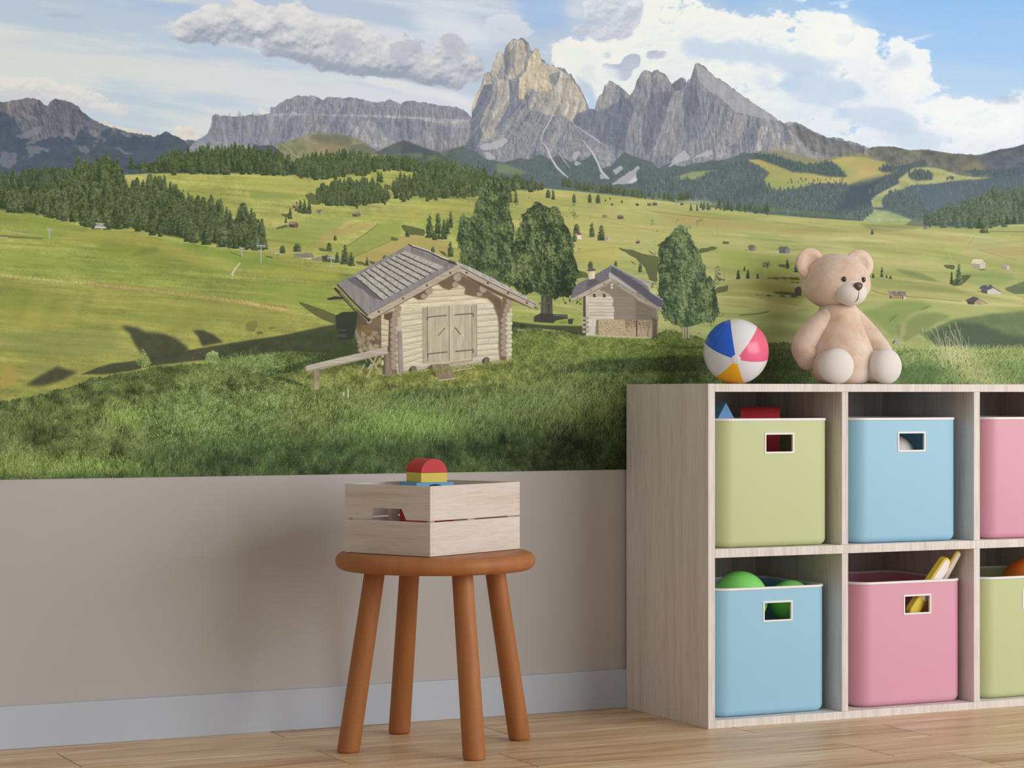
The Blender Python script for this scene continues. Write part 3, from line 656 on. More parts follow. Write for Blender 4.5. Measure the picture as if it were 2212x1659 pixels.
    forest(z6([(1170, 380), (1230, 290), (1330, 290), (1420, 330), (1500, 410), (1540, 460), (1480, 500), (1380, 480), (1240, 425)]), 190, 10, 13, (82, 97, 100), (114, 126, 118))
    P(z6([(975, 512), (1040, 455), (1105, 412), (1220, 430), (1390, 492), (1330, 535), (1150, 535)]), (160, 178, 124), 1, 1, .1, col2=(172, 182, 132))
    P(z6([(1110, 412), (1300, 440), (1390, 490), (1350, 510), (1250, 455)]), (140, 162, 112), .5, soft=4)
    forest(z6([(960, 500), (1080, 400), (1110, 430), (1060, 470), (1000, 505)]), 40, 10, 14, F0, F1)

def meadow(m, c0, c1, streak=.10, fine=.06, a=1.0):
    c = two(NX, c0, c1) * (1 + (NX2 - .5)[..., None] * streak + (NF - .5)[..., None] * fine + (NX - np.roll(NX, 5, 0))[..., None] * .16 + (NL - .5)[..., None] * .16 + (NM - .5)[..., None] * .07)
    put((ALL, m), np.clip(c, 0, 1), a)

def small_hut(x, y, w, h, roof, wall, side=None, a=1.0):
    """gable end on the right, long roof to the left"""
    P([(x - w / 2, y - h * .55), (x - w * .38, y - h), (x + w * .22, y - h), (x + w / 2, y - h * .5), (x + w * .1, y - h * .5)], roof, a, var=.1, n=NF)
    P([(x - w * .42, y - h * .55), (x + w * .1, y - h * .52), (x + w * .1, y), (x - w * .42, y - h * .06)], side or tuple(int(v * .8) for v in wall), a)
    P([(x + w * .08, y - h * .52), (x + w * .24, y - h * .86), (x + w * .44, y - h * .5), (x + w * .42, y - h * .02), (x + w * .08, y)], wall, a)

def paint_meadows():
    top = [(-160, 392), (265, 392), (270, 377), (330, 374), (450, 373), (560, 372), (620, 378), (700, 372), (830, 362), (920, 372), (1000, 392), (1120, 402), (1260, 414), (1400, 430), (1540, 448), (1650, 462), (1750, 470), (1860, 477), (1930, 484), (1985, 488), (2030, 486), (2130, 486), (2212, 484), (2372, 484)]
    meadow(below(top), (158, 166, 82), (182, 178, 100))
    X = (np.arange(CW) + CX0)[None, :]; Y = (np.arange(CH) + CY0)[:, None]
    I[:] += (two(NX, (178, 182, 108), (200, 190, 126)) - I) * (below(top) * ss(950, 1500, X) * .75)[..., None]
    # broad colour patches
    for q, c, a, s in ((z2([(0, 390), (300, 430), (420, 460), (300, 470), (0, 465)]), (132, 152, 74), .6, 5), (z2([(0, 300), (200, 285), (420, 330), (480, 380), (300, 420), (0, 380)]), (178, 176, 94), .6, 8), (z2([(100, 720), (330, 640), (480, 590), (740, 600), (700, 700), (500, 790), (320, 820), (150, 780)]), (146, 160, 80), .6, 8),
                       (z2([(470, 870), (560, 740), (640, 710), (780, 650), (960, 640), (980, 670), (800, 720), (640, 760), (560, 830)]), (184, 160, 98), .65, 6), (z2([(860, 580), (1300, 510), (1700, 470), (1730, 560), (1500, 600), (1200, 640)]), (178, 174, 88), .5, 9), (z2([(0, 700), (150, 690), (130, 790), (300, 800), (460, 830), (520, 900), (300, 870), (0, 860)]), (168, 158, 86), .6, 8),
                       (z2([(760, 820), (900, 720), (1000, 640), (1180, 640), (1160, 740), (1000, 830), (800, 900)]), (140, 158, 76), .6, 7), (z2([(800, 910), (1000, 830), (1180, 760), (1300, 740), (1520, 800), (1560, 920), (1420, 960), (1200, 940), (900, 970)]), (186, 164, 96), .8, 4),
                       (zt([(550, 130), (760, 190), (900, 250), (860, 320), (700, 300), (560, 330), (520, 280)]), (184, 178, 104), .6, 8), (zt([(860, 340), (1200, 360), (1600, 440), (1680, 500), (1300, 520), (1000, 500)]), (196, 186, 110), .6, 12), (zt([(1040, 280), (1250, 290), (1400, 330), (1300, 350), (1100, 320)]), (190, 172, 112), .5, 6),
                       (zt([(1000, 560), (1320, 570), (1360, 640), (1300, 700), (1020, 700)]), (196, 180, 96), .6, 10), (zt([(1440, 340), (1700, 360), (1720, 400), (1560, 390)]), (168, 178, 100), .6, 7), (zt([(1600, 310), (1900, 330), (2212, 380), (2212, 440), (1800, 420)]), (182, 158, 100), .7, 6), (zt([(1520, 210), (1640, 235), (1760, 230), (1740, 260), (1580, 260)]), (190, 170, 112), .7, 4), (zt([(1790, 225), (2050, 235), (2060, 270), (1880, 290)]), (164, 178, 110), .7, 5)):
        P(q, c, a, soft=s, edge=.25)
    for q, c, a, s in ((z6([(0, 480), (400, 540), (900, 560), (1300, 545), (1480, 560), (1100, 590), (500, 590), (0, 560)]), (180, 162, 104), .75, 6), (z6([(150, 580), (420, 590), (400, 650), (180, 640)]), (158, 168, 96), .6, 7), (z6([(580, 615), (900, 620), (980, 690), (760, 720), (620, 670)]), (204, 190, 132), .7, 6),
                       (z6([(950, 560), (1400, 590), (1500, 640), (1200, 640)]), (192, 174, 118), .6, 6), (z6([(980, 520), (1300, 540), (1480, 540), (1400, 570), (1100, 570)]), (112, 118, 82), .6, 4), (z6([(1250, 850), (1450, 880), (1660, 965), (1500, 940), (1360, 900)]), (120, 132, 84), .75, 4), (z6([(1380, 640), (1700, 690), (1800, 770), (1500, 760)]), (178, 184, 100), .6, 9),
                       (z6([(1880, 690), (2100, 700), (2212, 720), (2212, 760), (1950, 740)]), (188, 164, 112), .6, 6), (z6([(1800, 600), (1980, 610), (2080, 680), (1880, 690)]), (182, 184, 128), .6, 6), (z6([(1760, 870), (2000, 860), (2150, 880), (2120, 960), (1900, 980), (1770, 960)]), (146, 164, 98), .7, 8), (z6([(2060, 1000), (2212, 940), (2300, 940), (2300, 1040), (2150, 1035)]), (100, 114, 84), .85, 3),
                       (z6([(0, 720), (200, 730), (480, 760), (560, 860), (400, 920), (0, 910)]), (160, 172, 82), .6, 10), (z6([(0, 940), (300, 930), (600, 1000), (600, 1130), (0, 1100)]), (158, 158, 80), .6, 10), (z6([(1090, 920), (1400, 950), (1700, 990), (1900, 1030), (1500, 1020), (1100, 990)]), (148, 152, 92), .55, 6),
                       (z6([(1080, 1000), (1400, 1010), (1600, 1050), (1900, 1060), (1780, 1090), (1400, 1060), (1100, 1030)]), (184, 172, 108), .6, 5), (z6([(1360, 1060), (1800, 1090), (2212, 1100), (2212, 1130), (1900, 1130), (1500, 1090)]), (214, 206, 136), .8, 4), (z6([(1580, 960), (1900, 1010), (2212, 1060), (2212, 1080), (1900, 1040)]), (212, 202, 130), .75, 3)):
        P(q, c, a, soft=s, edge=.25)
    for k in range(230):
        x, y = _R.uniform(950, 2350), _R.uniform(425, 735)
        if y < 425 + max(0, x - 1400) * .09: continue
        l, h = _R.uniform(30, 190), _R.uniform(2, 9); sl = _R.uniform(.03, .16) * (1 if _R.rand() < .85 else -1)
        c = [(128, 146, 78), (152, 160, 84), (206, 196, 130), (190, 170, 112), (140, 150, 88), (214, 206, 140)][_R.randint(6)]
        P([(x - l, y - l * sl), (x - l * .3, y - h - l * sl * .3), (x + l * .5, y - h * .6 + l * sl * .5), (x + l, y + l * sl), (x + l * .2, y + h * .4 + l * sl * .2)], c, _R.uniform(.15, .42), soft=_R.randint(1, 4), var=.2, n=NX2)
    # drawn lines: paths, ditches, banks
    for q, w, c in ((z2([(750, 830), (850, 760), (950, 690), (990, 655), (975, 645)]), 1.6, (108, 116, 66)), (z2([(800, 910), (960, 840), (1100, 780)]), 1.2, (120, 118, 72)), (z2([(570, 910), (640, 860)]), 1.5, (112, 120, 70)), (z2([(600, 780), (720, 700), (850, 640), (960, 640)]), 1.5, (176, 146, 92)), (zt([(1600, 310), (1900, 345), (2212, 372)]), 1.4, (150, 122, 84)),
                    (zt([(1200, 380), (1500, 440), (1700, 470)]), 1.2, (184, 150, 98)), (zt([(850, 1030), (1000, 1045), (1070, 1080)]), 2.2, (206, 188, 136)), (zt([(1100, 355), (1400, 372)]), 1.2, (150, 152, 92)), (zt([(1800, 360), (1802, 410)]), 1.4, (200, 188, 130)), (z6([(1880, 710), (2040, 760), (2160, 785)]), 1.0, (140, 146, 100)),
                    (z6([(1660, 740), (1680, 790), (1710, 810)]), 1.3, (206, 202, 140)), (z6([(1090, 1005), (1160, 1030), (1230, 1045), (1500, 1065), (1760, 1090)]), 1.5, (132, 122, 78)), (z6([(130, 1190), (260, 1180), (340, 1165)]), 3, (108, 112, 66)), (z6([(1800, 680), (1850, 610)]), .9, (150, 156, 104)), (z6([(1960, 575), (2212, 580)]), 2.6, (128, 140, 98)), (z6([(1980, 540), (2212, 530)]), 4, (186, 192, 128)),
                    (zf([(1960, 1290), (2212, 1500)]), .1, (1, 1, 1))):
        line(q, w, c, .8, soft=0)
    # cast shadows on the slopes
    SH = (78, 86, 56)
    for q in (z2([(420, 430), (470, 410), (540, 470), (550, 510), (460, 500)]), z2([(200, 570), (300, 580), (290, 610), (240, 590)]), z2([(215, 605), (270, 630), (230, 620)]), z2([(190, 695), (280, 660), (300, 675), (200, 700)]), z2([(1160, 660), (1260, 680), (1350, 700), (1340, 750), (1230, 740), (1190, 710)]), z2([(1075, 755), (1150, 770), (1140, 785), (1090, 780)]),
              z2([(1260, 625), (1350, 635), (1340, 645)]), z2([(800, 940), (870, 945), (900, 975), (830, 970)]), z2([(910, 935), (980, 950), (940, 975)]), z2([(1430, 840), (1500, 870), (1530, 915), (1480, 890)]), z2([(520, 840), (600, 850), (590, 875), (530, 860)]), z2([(1030, 350), (1090, 360), (1080, 390), (1040, 380)]), z2([(1100, 290), (1160, 300), (1130, 315)]),
              zt([(1330, 590), (1450, 610), (1560, 640), (1650, 660), (1640, 860), (1580, 840), (1540, 740), (1460, 660)]), zt([(1390, 655), (1460, 700), (1500, 730), (1450, 710)]), zt([(1540, 600), (1600, 640), (1640, 650), (1580, 610)]), zt([(1450, 740), (1530, 790), (1490, 770)]), zt([(690, 180), (790, 210), (740, 205)]), zt([(1030, 760), (1100, 780), (1110, 820), (1020, 820)]), zt([(1960, 600), (2060, 580), (2130, 590), (2040, 620), (1970, 635)]),
              zt([(2060, 790), (2160, 835), (2110, 840)]), zt([(2090, 900), (2200, 870), (2180, 920), (2100, 940)]), z6([(300, 715), (410, 725), (400, 735)]), z6([(90, 712), (190, 712), (190, 718)]), z6([(350, 812), (470, 825), (460, 845)]), z6([(260, 915), (560, 912), (580, 935), (400, 925)]), z6([(330, 938), (570, 945), (575, 960)]), z6([(330, 1015), (470, 1020), (560, 1030), (560, 1050), (400, 1035)]), z6([(160, 1032), (560, 1052), (560, 1062), (300, 1050)]), z6([(480, 990), (540, 995), (540, 1005)]),
              z6([(1620, 822), (1710, 825), (1700, 860), (1640, 840)]), z6([(1680, 940), (1760, 900), (1840, 890), (1760, 970), (1690, 975)]), z6([(1750, 1005), (1900, 1010), (1890, 1025)]), z6([(1530, 1095), (1700, 1110), (1690, 1118)]), z6([(1930, 1128), (2212, 1130), (2212, 1140)]), z6([(1820, 850), (1990, 850), (1900, 862)]), z6([(0, 650), (60, 655), (40, 670), (0, 668)])):
        P(q, SH, .76, soft=2, edge=.5)
    # forests
    D1, L1 = (52, 66, 46), (116, 128, 78)
    forest([(265, 362), (330, 352), (370, 338), (420, 328), (500, 322), (560, 324), (606, 340), (640, 352), (660, 375), (600, 378), (540, 374), (450, 374), (330, 372)], 240, 22, 26, D1, (108, 120, 72), fill=(62, 76, 52))
    forest(z2([(340, 200), (420, 160), (560, 135), (720, 125), (900, 140), (1000, 165), (1180, 175), (1300, 185), (1350, 230), (1300, 250), (1150, 238), (1000, 230), (870, 270), (760, 270), (650, 290), (520, 300), (400, 290), (350, 270)]), 330, 20, 24, (56, 70, 50), (110, 122, 76), fill=(66, 80, 56))
    forest(z2([(1330, 230), (1420, 200), (1600, 230), (1800, 280), (1980, 310), (2180, 330), (2212, 400), (2060, 390), (1880, 420), (1700, 440), (1500, 450), (1320, 450), (1250, 400), (1230, 340)]), 320, 21, 25, (56, 70, 48), (114, 126, 78), fill=(64, 78, 52))
    forest(z2([(510, 420), (560, 390), (700, 350), (830, 330), (960, 350), (1020, 400), (1080, 440), (1060, 480), (900, 500), (750, 510), (600, 500), (530, 480)]), 250, 20, 23, (54, 68, 46), (114, 126, 78), fill=(64, 78, 52))
    forest(z2([(1100, 370), (1170, 320), (1230, 350), (1300, 430), (1230, 470), (1130, 470)]), 50, 20, 22, (54, 68, 46), (112, 124, 76))
    for x, y, h in ((860, 290, 22), (885, 290, 20), (990, 330, 24), (1010, 340, 24), (920, 270, 14), (1075, 250, 14), (1145, 248, 16), (1225, 325, 12), (1160, 320, 22), (1190, 330, 20), (660, 315, 22), (515, 320, 22), (1040, 512, 11), (825, 538, 13), (1368, 485, 20), (1436, 478, 18), (1302, 262, 16), (360, 560, 22), (390, 575, 30), (420, 580, 34), (455, 580, 32), (310, 620, 26), (275, 650, 16)):
        stamp(*z2([(x, y)])[0], h, h * .45, D1, L1)
    grove(zt([(520, 130), (620, 130), (760, 150)]), 26, 17, (62, 76, 54), (110, 122, 76)); grove(zt([(900, 110), (1060, 140), (1250, 165), (1400, 185), (1520, 195)]), 80, 19, (66, 80, 60), (112, 124, 82)); grove(zt([(1500, 200), (1660, 215), (1760, 225), (1890, 215)]), 30, 17, (72, 86, 66), (110, 122, 82))
    grove(zt([(1890, 300), (2060, 290), (2212, 300), (2500, 330)]), 50, 15, (74, 88, 70), (106, 118, 86)); grove(zt([(2100, 270), (2300, 300), (2500, 318)]), 26, 19, (72, 86, 70), (108, 120, 88))
    for x, y, h, w in ((800, 210, 20, 12), (840, 222, 24, 10), (1000, 245, 20, 10), (1120, 245, 20, 10), (1185, 250, 20, 12), (1243, 235, 6, 4), (1277, 220, 6, 4), (1368, 245, 7, 5), (1290, 264, 5, 6), (1020, 480, 22, 15), (1003, 545, 24, 12), (1135, 510, 34, 15), (1208, 537, 36, 22), (1125, 748, 16, 13), (1320, 738, 14, 8), (1510, 780, 20, 10), (505, 245, 32, 15), (550, 248, 30, 11), (480, 245, 22, 12)):
        stamp(*zt([(x, y)])[0], h, w, (56, 70, 48), (122, 132, 82), 'r' if h < 24 else 's')
    for x, y, h, w in ((1385, 770, 54, 22), (1450, 740, 50, 20), (1495, 780, 46, 18), (1520, 740, 36, 14), (1545, 690, 38, 13), (1215, 755, 16, 11), (1545, 915, 36, 16), (1410, 880, 14, 10), (365, 875, 20, 20), (250, 885, 18, 15), (610, 870, 20, 14), (730, 975, 46, 22), (780, 985, 32, 18), (670, 960, 26, 14), (900, 980, 20, 11), (1038, 940, 12, 10), (655, 785, 11, 8), (1425, 780, 16, 14), (1455, 775, 12, 10)):
        stamp(*z2([(x, y)])[0], h, w, (50, 64, 46), (112, 124, 76), 'r' if w > h * .6 else 's')
    # right forest
    forest(z6([(1480, 530), (1490, 500), (1560, 460), (1700, 420), (1850, 340), (1960, 310), (2060, 300), (2212, 290), (2420, 280), (2420, 500), (2212, 500), (1980, 540), (1800, 550), (1600, 540)]), 260, 22, 28, (72, 88, 76), (122, 136, 100), fill=(82, 97, 82))
    for x, y, h, w in ((1925, 595, 36, 24), (1885, 560, 26, 16), (2005, 530, 34, 20), (2045, 520, 32, 18), (2090, 525, 20, 12), (2140, 520, 18, 12), (1098, 602, 11, 8), (118, 928, 22, 12), (190, 925, 21, 11), (258, 922, 12, 7), (163, 870, 11, 6), (478, 852, 22, 10), (545, 880, 20, 14), (1735, 975, 48, 18), (1680, 970, 30, 9), (1105, 918, 11, 8), (1170, 914, 12, 9), (1170, 880, 14, 6), (1205, 920, 8, 6), (1235, 925, 9, 7)):
        stamp(*z6([(x, y)])[0], h, w, (62, 78, 56), (134, 148, 100) if w > 16 else (78, 92, 64), 's')
    line(z6([(316, 905), (312, 870), (325, 820)]), 1.5, (196, 190, 160), .9); dabs(z6([(295, 810), (340, 795), (355, 815), (335, 850), (300, 840)]), 60, 2, [(70, 84, 56), (110, 120, 80)])
    # the small huts
    BR, GY = (118, 104, 84), (150, 142, 126)
    for x, y, w, h, r, wl in ((x_, y_, w_, h_, r_, w2_) for (x_, y_), w_, h_, r_, w2_ in (
            (z2([(820, 600)])[0], 21, 11, (150, 140, 122), (128, 112, 90)), (z2([(540, 580)])[0], 15, 9, (110, 108, 92), (170, 160, 136)), (z2([(335, 685)])[0], 24, 14, (158, 138, 112), (120, 98, 74)), (z2([(348, 535)])[0], 14, 10, (170, 156, 132), (138, 120, 96)),
            (zt([(1238, 358)])[0], 14, 6, (150, 132, 108), (160, 146, 120)), (zt([(1356, 367)])[0], 15, 8, (140, 130, 112), (104, 96, 80)), (zt([(1580, 267)])[0], 11, 6, (120, 116, 102), (128, 124, 108)), (zt([(1622, 264)])[0], 11, 7, (124, 112, 96), (108, 98, 82)), (zt([(1795, 262)])[0], 10, 4, (190, 180, 160), (190, 184, 164)), (zt([(1830, 262)])[0], 8, 5, (120, 114, 100), (96, 90, 78)),
            (zt([(1490, 557)])[0], 10, 8, (170, 160, 140), (104, 98, 82)), (zt([(1486, 265)])[0], 7, 5, (120, 112, 96), (70, 66, 56)), (zt([(1260, 530)])[0], 10, 10, (170, 168, 150), (196, 192, 178)), (z6([(220, 718)])[0], 19, 12, (122, 108, 92), (152, 140, 120)), (z6([(456, 738)])[0], 27, 15, (116, 108, 100), (138, 138, 132)),
            (z6([(1880, 852)])[0], 33, 21, (226, 212, 176), (210, 200, 178)), (z6([(2078, 857)])[0], 21, 12, (176, 160, 140), (206, 194, 168)), (z6([(1496, 562)])[0], 16, 9, (120, 120, 110), (168, 164, 150)))):
        small_hut(x, y, w, h, r, wl)
    P(zt([(1020, 490), (1025, 460), (1052, 478), (1058, 492)]), (130, 84, 68)); P(zt([(1025, 492), (1055, 490), (1058, 524), (1025, 524)]), (226, 220, 206))
    # hut with dark hipped roof, hut with white gable, long shingled hut
    P(zr([(1530, 480), (1625, 430), (1690, 455), (1640, 500), (1560, 495)]), (92, 88, 90)); P(zr([(1690, 455), (1800, 518), (1780, 520), (1690, 470), (1640, 505)]), (150, 140, 128)); P(zr([(1635, 525), (1640, 500), (1690, 470), (1775, 515), (1770, 528)]), (190, 164, 126), 1, 0, .2, NF); P(zr([(1550, 490), (1640, 500), (1632, 525), (1560, 522)]), (84, 74, 66))
    P(zr([(1690, 340), (1720, 305), (1830, 295), (1850, 322), (1785, 360)]), (96, 98, 106)); P(zr([(1785, 355), (1855, 322), (1945, 375), (1935, 380), (1855, 335), (1790, 365)]), (92, 90, 92)); P(zr([(1785, 362), (1855, 333), (1945, 385), (1940, 408), (1785, 402)]), (214, 206, 186)); P(zr([(1715, 345), (1785, 360), (1785, 402), (1712, 385)]), (92, 94, 98)); line(zr([(1794, 300), (1794, 318)]), 2, (214, 210, 200))
    P(zr([(635, 368), (840, 375), (850, 430), (655, 422)]), (140, 128, 118), 1, 0, .35, NF); P(zr([(660, 430), (800, 432), (800, 460), (658, 456)]), (176, 140, 92)); P(zr([(800, 435), (842, 432), (842, 465), (800, 463)]), (214, 204, 178)); P(zr([(655, 425), (675, 430), (672, 455), (652, 450)]), (96, 78, 60)); P(zr([(800, 432), (812, 432), (812, 462), (800, 460)]), (96, 82, 64))
    P(z6([(530, 1000), (555, 980), (580, 985), (580, 1050), (540, 1045)]), (96, 84, 78))
    # farm on the left
    P(z2([(330, 885), (480, 880), (495, 912), (345, 920)]), (138, 128, 112), 1, 0, .15, NF); P(z2([(355, 920), (475, 915), (475, 970), (365, 968)]), (206, 196, 168), 1, 0, .15, NF); P(z2([(470, 920), (540, 908), (555, 940), (475, 945)]), (146, 134, 116)); P(z2([(475, 945), (550, 940), (548, 972), (475, 972)]), (190, 178, 148)); P(z2([(340, 905), (358, 920), (366, 968), (350, 950)]), (92, 84, 68))
    P(z2([(178, 885), (225, 883), (228, 920), (185, 922)]), (124, 92, 84)); P(z2([(175, 885), (205, 878), (230, 885), (200, 892)]), (196, 186, 166)); P(z2([(225, 885), (236, 884), (236, 918), (228, 920)]), (190, 182, 160))
    P(z2([(240, 930), (345, 925), (350, 945), (270, 940)]), SH, .8, soft=1); P(z2([(550, 905), (600, 900), (650, 930), (640, 955), (560, 950)]), (60, 72, 50), .9, soft=1); line(z2([(170, 958), (240, 955), (290, 952)]), 1.6, (204, 196, 142), .7)
    P(zl([(980, 310), (1020, 300), (1055, 325), (1045, 340), (990, 335)]), (190, 166, 120), 1, 0, .15, NF)

def pylon(x, y, h, w):
    line([(x, y), (x, y - h)], [2.6, 2.0], (170, 176, 174)); line([(x - w / 2, y - h + 2), (x + w / 2, y - h + 4)], 2, (186, 190, 186)); line([(x - w / 2, y - h + 5), (x + w / 2, y - h + 7)], 1, (150, 156, 152))
    line([(x - w / 3, y - h - 3), (x - w / 3, y - h + 6)], 1, (160, 166, 162)); line([(x + w / 3, y - h - 2), (x + w / 3, y - h + 7)], 1, (160, 166, 162))

def paint_left_hill():
    D1, L1 = (48, 62, 42), (114, 126, 76)
    # the big wood on the left
    forest([(-160, 412), (0, 398), (60, 388), (150, 382), (168, 362), (205, 354), (250, 356), (268, 385), (282, 412), (300, 405), (345, 398), (372, 415), (392, 440), (430, 440), (462, 448), (500, 480), (522, 460), (545, 480), (566, 500), (574, 532), (520, 536), (430, 520), (340, 505), (280, 490), (200, 488), (150, 470), (110, 466), (0, 452), (-160, 446)],
           760, 32, 44, D1, L1, fill=(56, 68, 46), aspect=.46)
    forest([(-160, 395), (0, 384), (110, 372), (150, 380), (100, 400), (-160, 410)], 110, 22, 26, (58, 72, 54), (96, 110, 74))
    for x, y, h in ((1865, 640, 34), (1940, 660, 36), (2000, 745, 30), (1775, 700, 40), (1470, 560, 34), (1580, 560, 30), (1105, 375, 18), (1250, 400, 26), (1355, 420, 18), (1410, 410, 7), (1960, 780, 34), (1850, 820, 34)):
        stamp(*zl([(x, y)])[0], h, h * .48, D1, L1)
    top = [(-160, 452)] + zl([(0, 562), (200, 575), (420, 615), (560, 655), (680, 692), (740, 700), (900, 700), (1020, 712), (1150, 745), (1300, 785), (1500, 810), (1700, 838), (1900, 868), (2060, 885), (2212, 905)]) + [(700, 566), (760, 578), (860, 600), (960, 640), (1100, 700), (1150, 2000), (2400, 2000)]
    m = below(top)
    meadow(m, (140, 152, 70), (164, 166, 84), .10, .08)
    for q, c, a, s in ((zl([(400, 790), (600, 740), (760, 706), (1000, 715), (1200, 770), (1500, 870), (1700, 960), (1740, 1010), (1500, 980), (1300, 900), (1100, 830), (800, 790)]), (170, 162, 78), .7, 8), (zl([(700, 780), (1000, 790), (1300, 900), (1350, 1000), (1100, 980), (800, 890)]), (136, 146, 62), .7, 12), (zl([(1080, 840), (1200, 835), (1250, 870), (1000, 920), (990, 905)]), (104, 118, 54), .5, 5),
                       (zl([(0, 580), (300, 620), (640, 690), (500, 740), (300, 780), (0, 690)]), (138, 154, 70), .6, 10), (zl([(300, 930), (900, 970), (1300, 1010), (1100, 1060), (400, 1010)]), (132, 156, 68), .5, 12), (zl([(0, 860), (400, 900), (700, 960), (300, 1000), (0, 950)]), (144, 160, 68), .6, 10), (zl([(1300, 800), (1700, 850), (2100, 900), (2212, 1000), (1900, 1000), (1600, 900)]), (128, 156, 66), .7, 9),
                       (zl([(1560, 860), (1850, 950), (1760, 1050), (1700, 1000)]), (172, 172, 84), .6, 7), (z2([(0, 960), (400, 1000), (760, 1020), (640, 1100), (200, 1060), (0, 1040)]), (168, 168, 74), .6, 9), (z2([(0, 1090), (400, 1130), (640, 1150), (640, 1284), (0, 1284)]), (144, 164, 70), .6, 10)):
        P(q, c, a, soft=s, edge=.3)
    # second fold with the brown strip
    f2 = [(-160, 600)] + zl([(0, 1075), (200, 1090), (400, 1110), (700, 1130), (1000, 1165), (1300, 1200), (1600, 1240), (2000, 1290)]) + zf([(2212, 265)]) + [(720, 705), (800, 760), (900, 1900), (2400, 1900)]
    m2 = below(f2, 2, 3)
    meadow(m2, (142, 148, 70), (166, 160, 82), .08, .08)
    P(zl([(640, 1110), (760, 1105), (1000, 1130), (1300, 1165), (1600, 1210), (2000, 1262), (2212, 1290), (2212, 1310), (1900, 1280), (1500, 1225), (1100, 1180), (800, 1150)]), (174, 134, 84), .7, soft=2, edge=.6)
    p = np.array(zl([(0, 1062), (200, 1085), (420, 1105), (700, 1128), (1000, 1160), (1300, 1195), (1600, 1235), (1900, 1275)]) + zf([(2000, 225), (2212, 262)]))
    n = 2600; t = _R.rand(n) * (len(p) - 1); x = np.interp(t, range(len(p)), p[:, 0]); y = np.interp(t, range(len(p)), p[:, 1]) + _R.normal(1, 1.6, n)
    blades(x, y, _R.uniform(3, 8, n), np.array([196, 180, 112]) + _R.normal(0, 14, (n, 1)), _R.normal(0, .3, n), .36)
    for q, c, a, s in ((zf([(0, 120), (240, 100), (620, 160), (500, 300), (200, 330), (0, 300)]), (128, 140, 62), .5, 14), (zf([(0, 260), (380, 260), (640, 320), (500, 380), (100, 400)]), (172, 164, 78), .6, 14), (zf([(0, 420), (300, 440), (900, 420), (1000, 560), (700, 620), (300, 640), (0, 560)]), (136, 144, 78), .6, 14), (zf([(900, 130), (1300, 180), (1700, 300), (1500, 400), (1000, 330)]), (150, 154, 74), .5, 14),
                       (zf([(1400, 160), (1800, 210), (2212, 290), (2212, 400), (1800, 330), (1500, 260)]), (154, 158, 76), .6, 10), (zf([(0, 650), (80, 670), (160, 740), (130, 820), (0, 860)]), (172, 150, 74), .8, 6), (zf([(160, 640), (420, 640), (600, 720), (430, 700), (200, 780), (150, 740)]), (134, 140, 76), .5, 10), (zf([(1000, 520), (1060, 420), (1040, 560), (1000, 640), (800, 650)]), (156, 154, 82), .5, 8)):
        P(q, c, a, soft=s, edge=.35)
    for k in range(16):
        x = _R.uniform(0, 1500); P(zf([(x, 60 + x * .08), (x + 40, 70 + x * .08), (x - 60, 330 + x * .06), (x - 130, 320 + x * .06)]), (118, 132, 58) if k % 2 else (172, 166, 82), .28, soft=8)
    for k in range(150):
        x, y = _R.uniform(-150, 760), _R.uniform(520, 830)
        if y > 690 + max(0, 300 - x) * .3: continue
        l, h = _R.uniform(30, 150), _R.uniform(2, 8); sl = _R.uniform(.05, .16)
        c = [(118, 134, 60), (134, 146, 66), (176, 172, 92), (160, 152, 80), (150, 162, 76)][_R.randint(5)]
        P([(x - l, y - l * sl), (x - l * .3, y - h - l * sl * .3), (x + l * .5, y - h * .6 + l * sl * .5), (x + l, y + l * sl), (x + l * .2, y + h * .4 + l * sl * .2)], c, _R.uniform(.12, .34), soft=_R.randint(2, 5), var=.2, n=NX2)
    # soft shadows on the hollow
    SH = (70, 74, 54)
    for q, s in ((zf([(930, 375), (980, 370), (1060, 385), (1120, 420), (1260, 430), (1360, 470), (1440, 530), (1460, 560), (1300, 640), (1160, 660), (1100, 600), (1040, 520), (1000, 430)]), 3), (zf([(1485, 405), (1560, 402), (1640, 435), (1720, 495), (1560, 530), (1530, 460)]), 2), (zf([(190, 832), (280, 770), (400, 705), (440, 680), (520, 710), (600, 728), (480, 790), (330, 835)]), 3),
                 (zf([(620, 745), (760, 690), (860, 660), (1040, 640), (1300, 590), (1500, 550), (1800, 500), (2000, 470), (2212, 445), (2400, 420), (2720, 400), (2720, 640), (2300, 600), (2000, 600), (1800, 620), (1500, 640), (1170, 680), (1000, 720), (800, 745)]), 1)):
        P(q, SH, .93, soft=s, var=.12)
    P(zb2([(20, 90), (80, 95), (300, 170), (520, 250), (640, 300), (660, 470), (480, 400), (240, 270), (120, 180)]), (92, 94, 56), .85, soft=1, edge=.5)
    P(zf([(1890, 360), (1920, 340), (1980, 330), (1985, 370), (1960, 420), (1900, 410)]), (116, 114, 66), .6, soft=1, edge=.5); line(zf([(1957, 420), (1957, 465)]), 1.5, (186, 178, 140), .9); P(zf([(1970, 425), (2010, 410), (2040, 430), (1990, 440)]), (84, 84, 56), .7, soft=1, edge=.4); P(zf([(2070, 385), (2100, 375), (2120, 390), (2080, 400)]), (104, 104, 62), .6, soft=1, edge=.4)
    # ski lift, fence posts, path
    line(zl([(1850, 955), (1815, 1000), (1790, 1040), (1795, 1058)]), [3, 5, 5, 5], (206, 192, 150))
    pylon(*zl([(2012, 955)])[0], 40, 20); pylon(*zl([(1865, 905)])[0], 20, 12); pylon(*zl([(380, 768)])[0], 22, 10); pylon(*z2([(626, 1000)])[0], 26, 18)
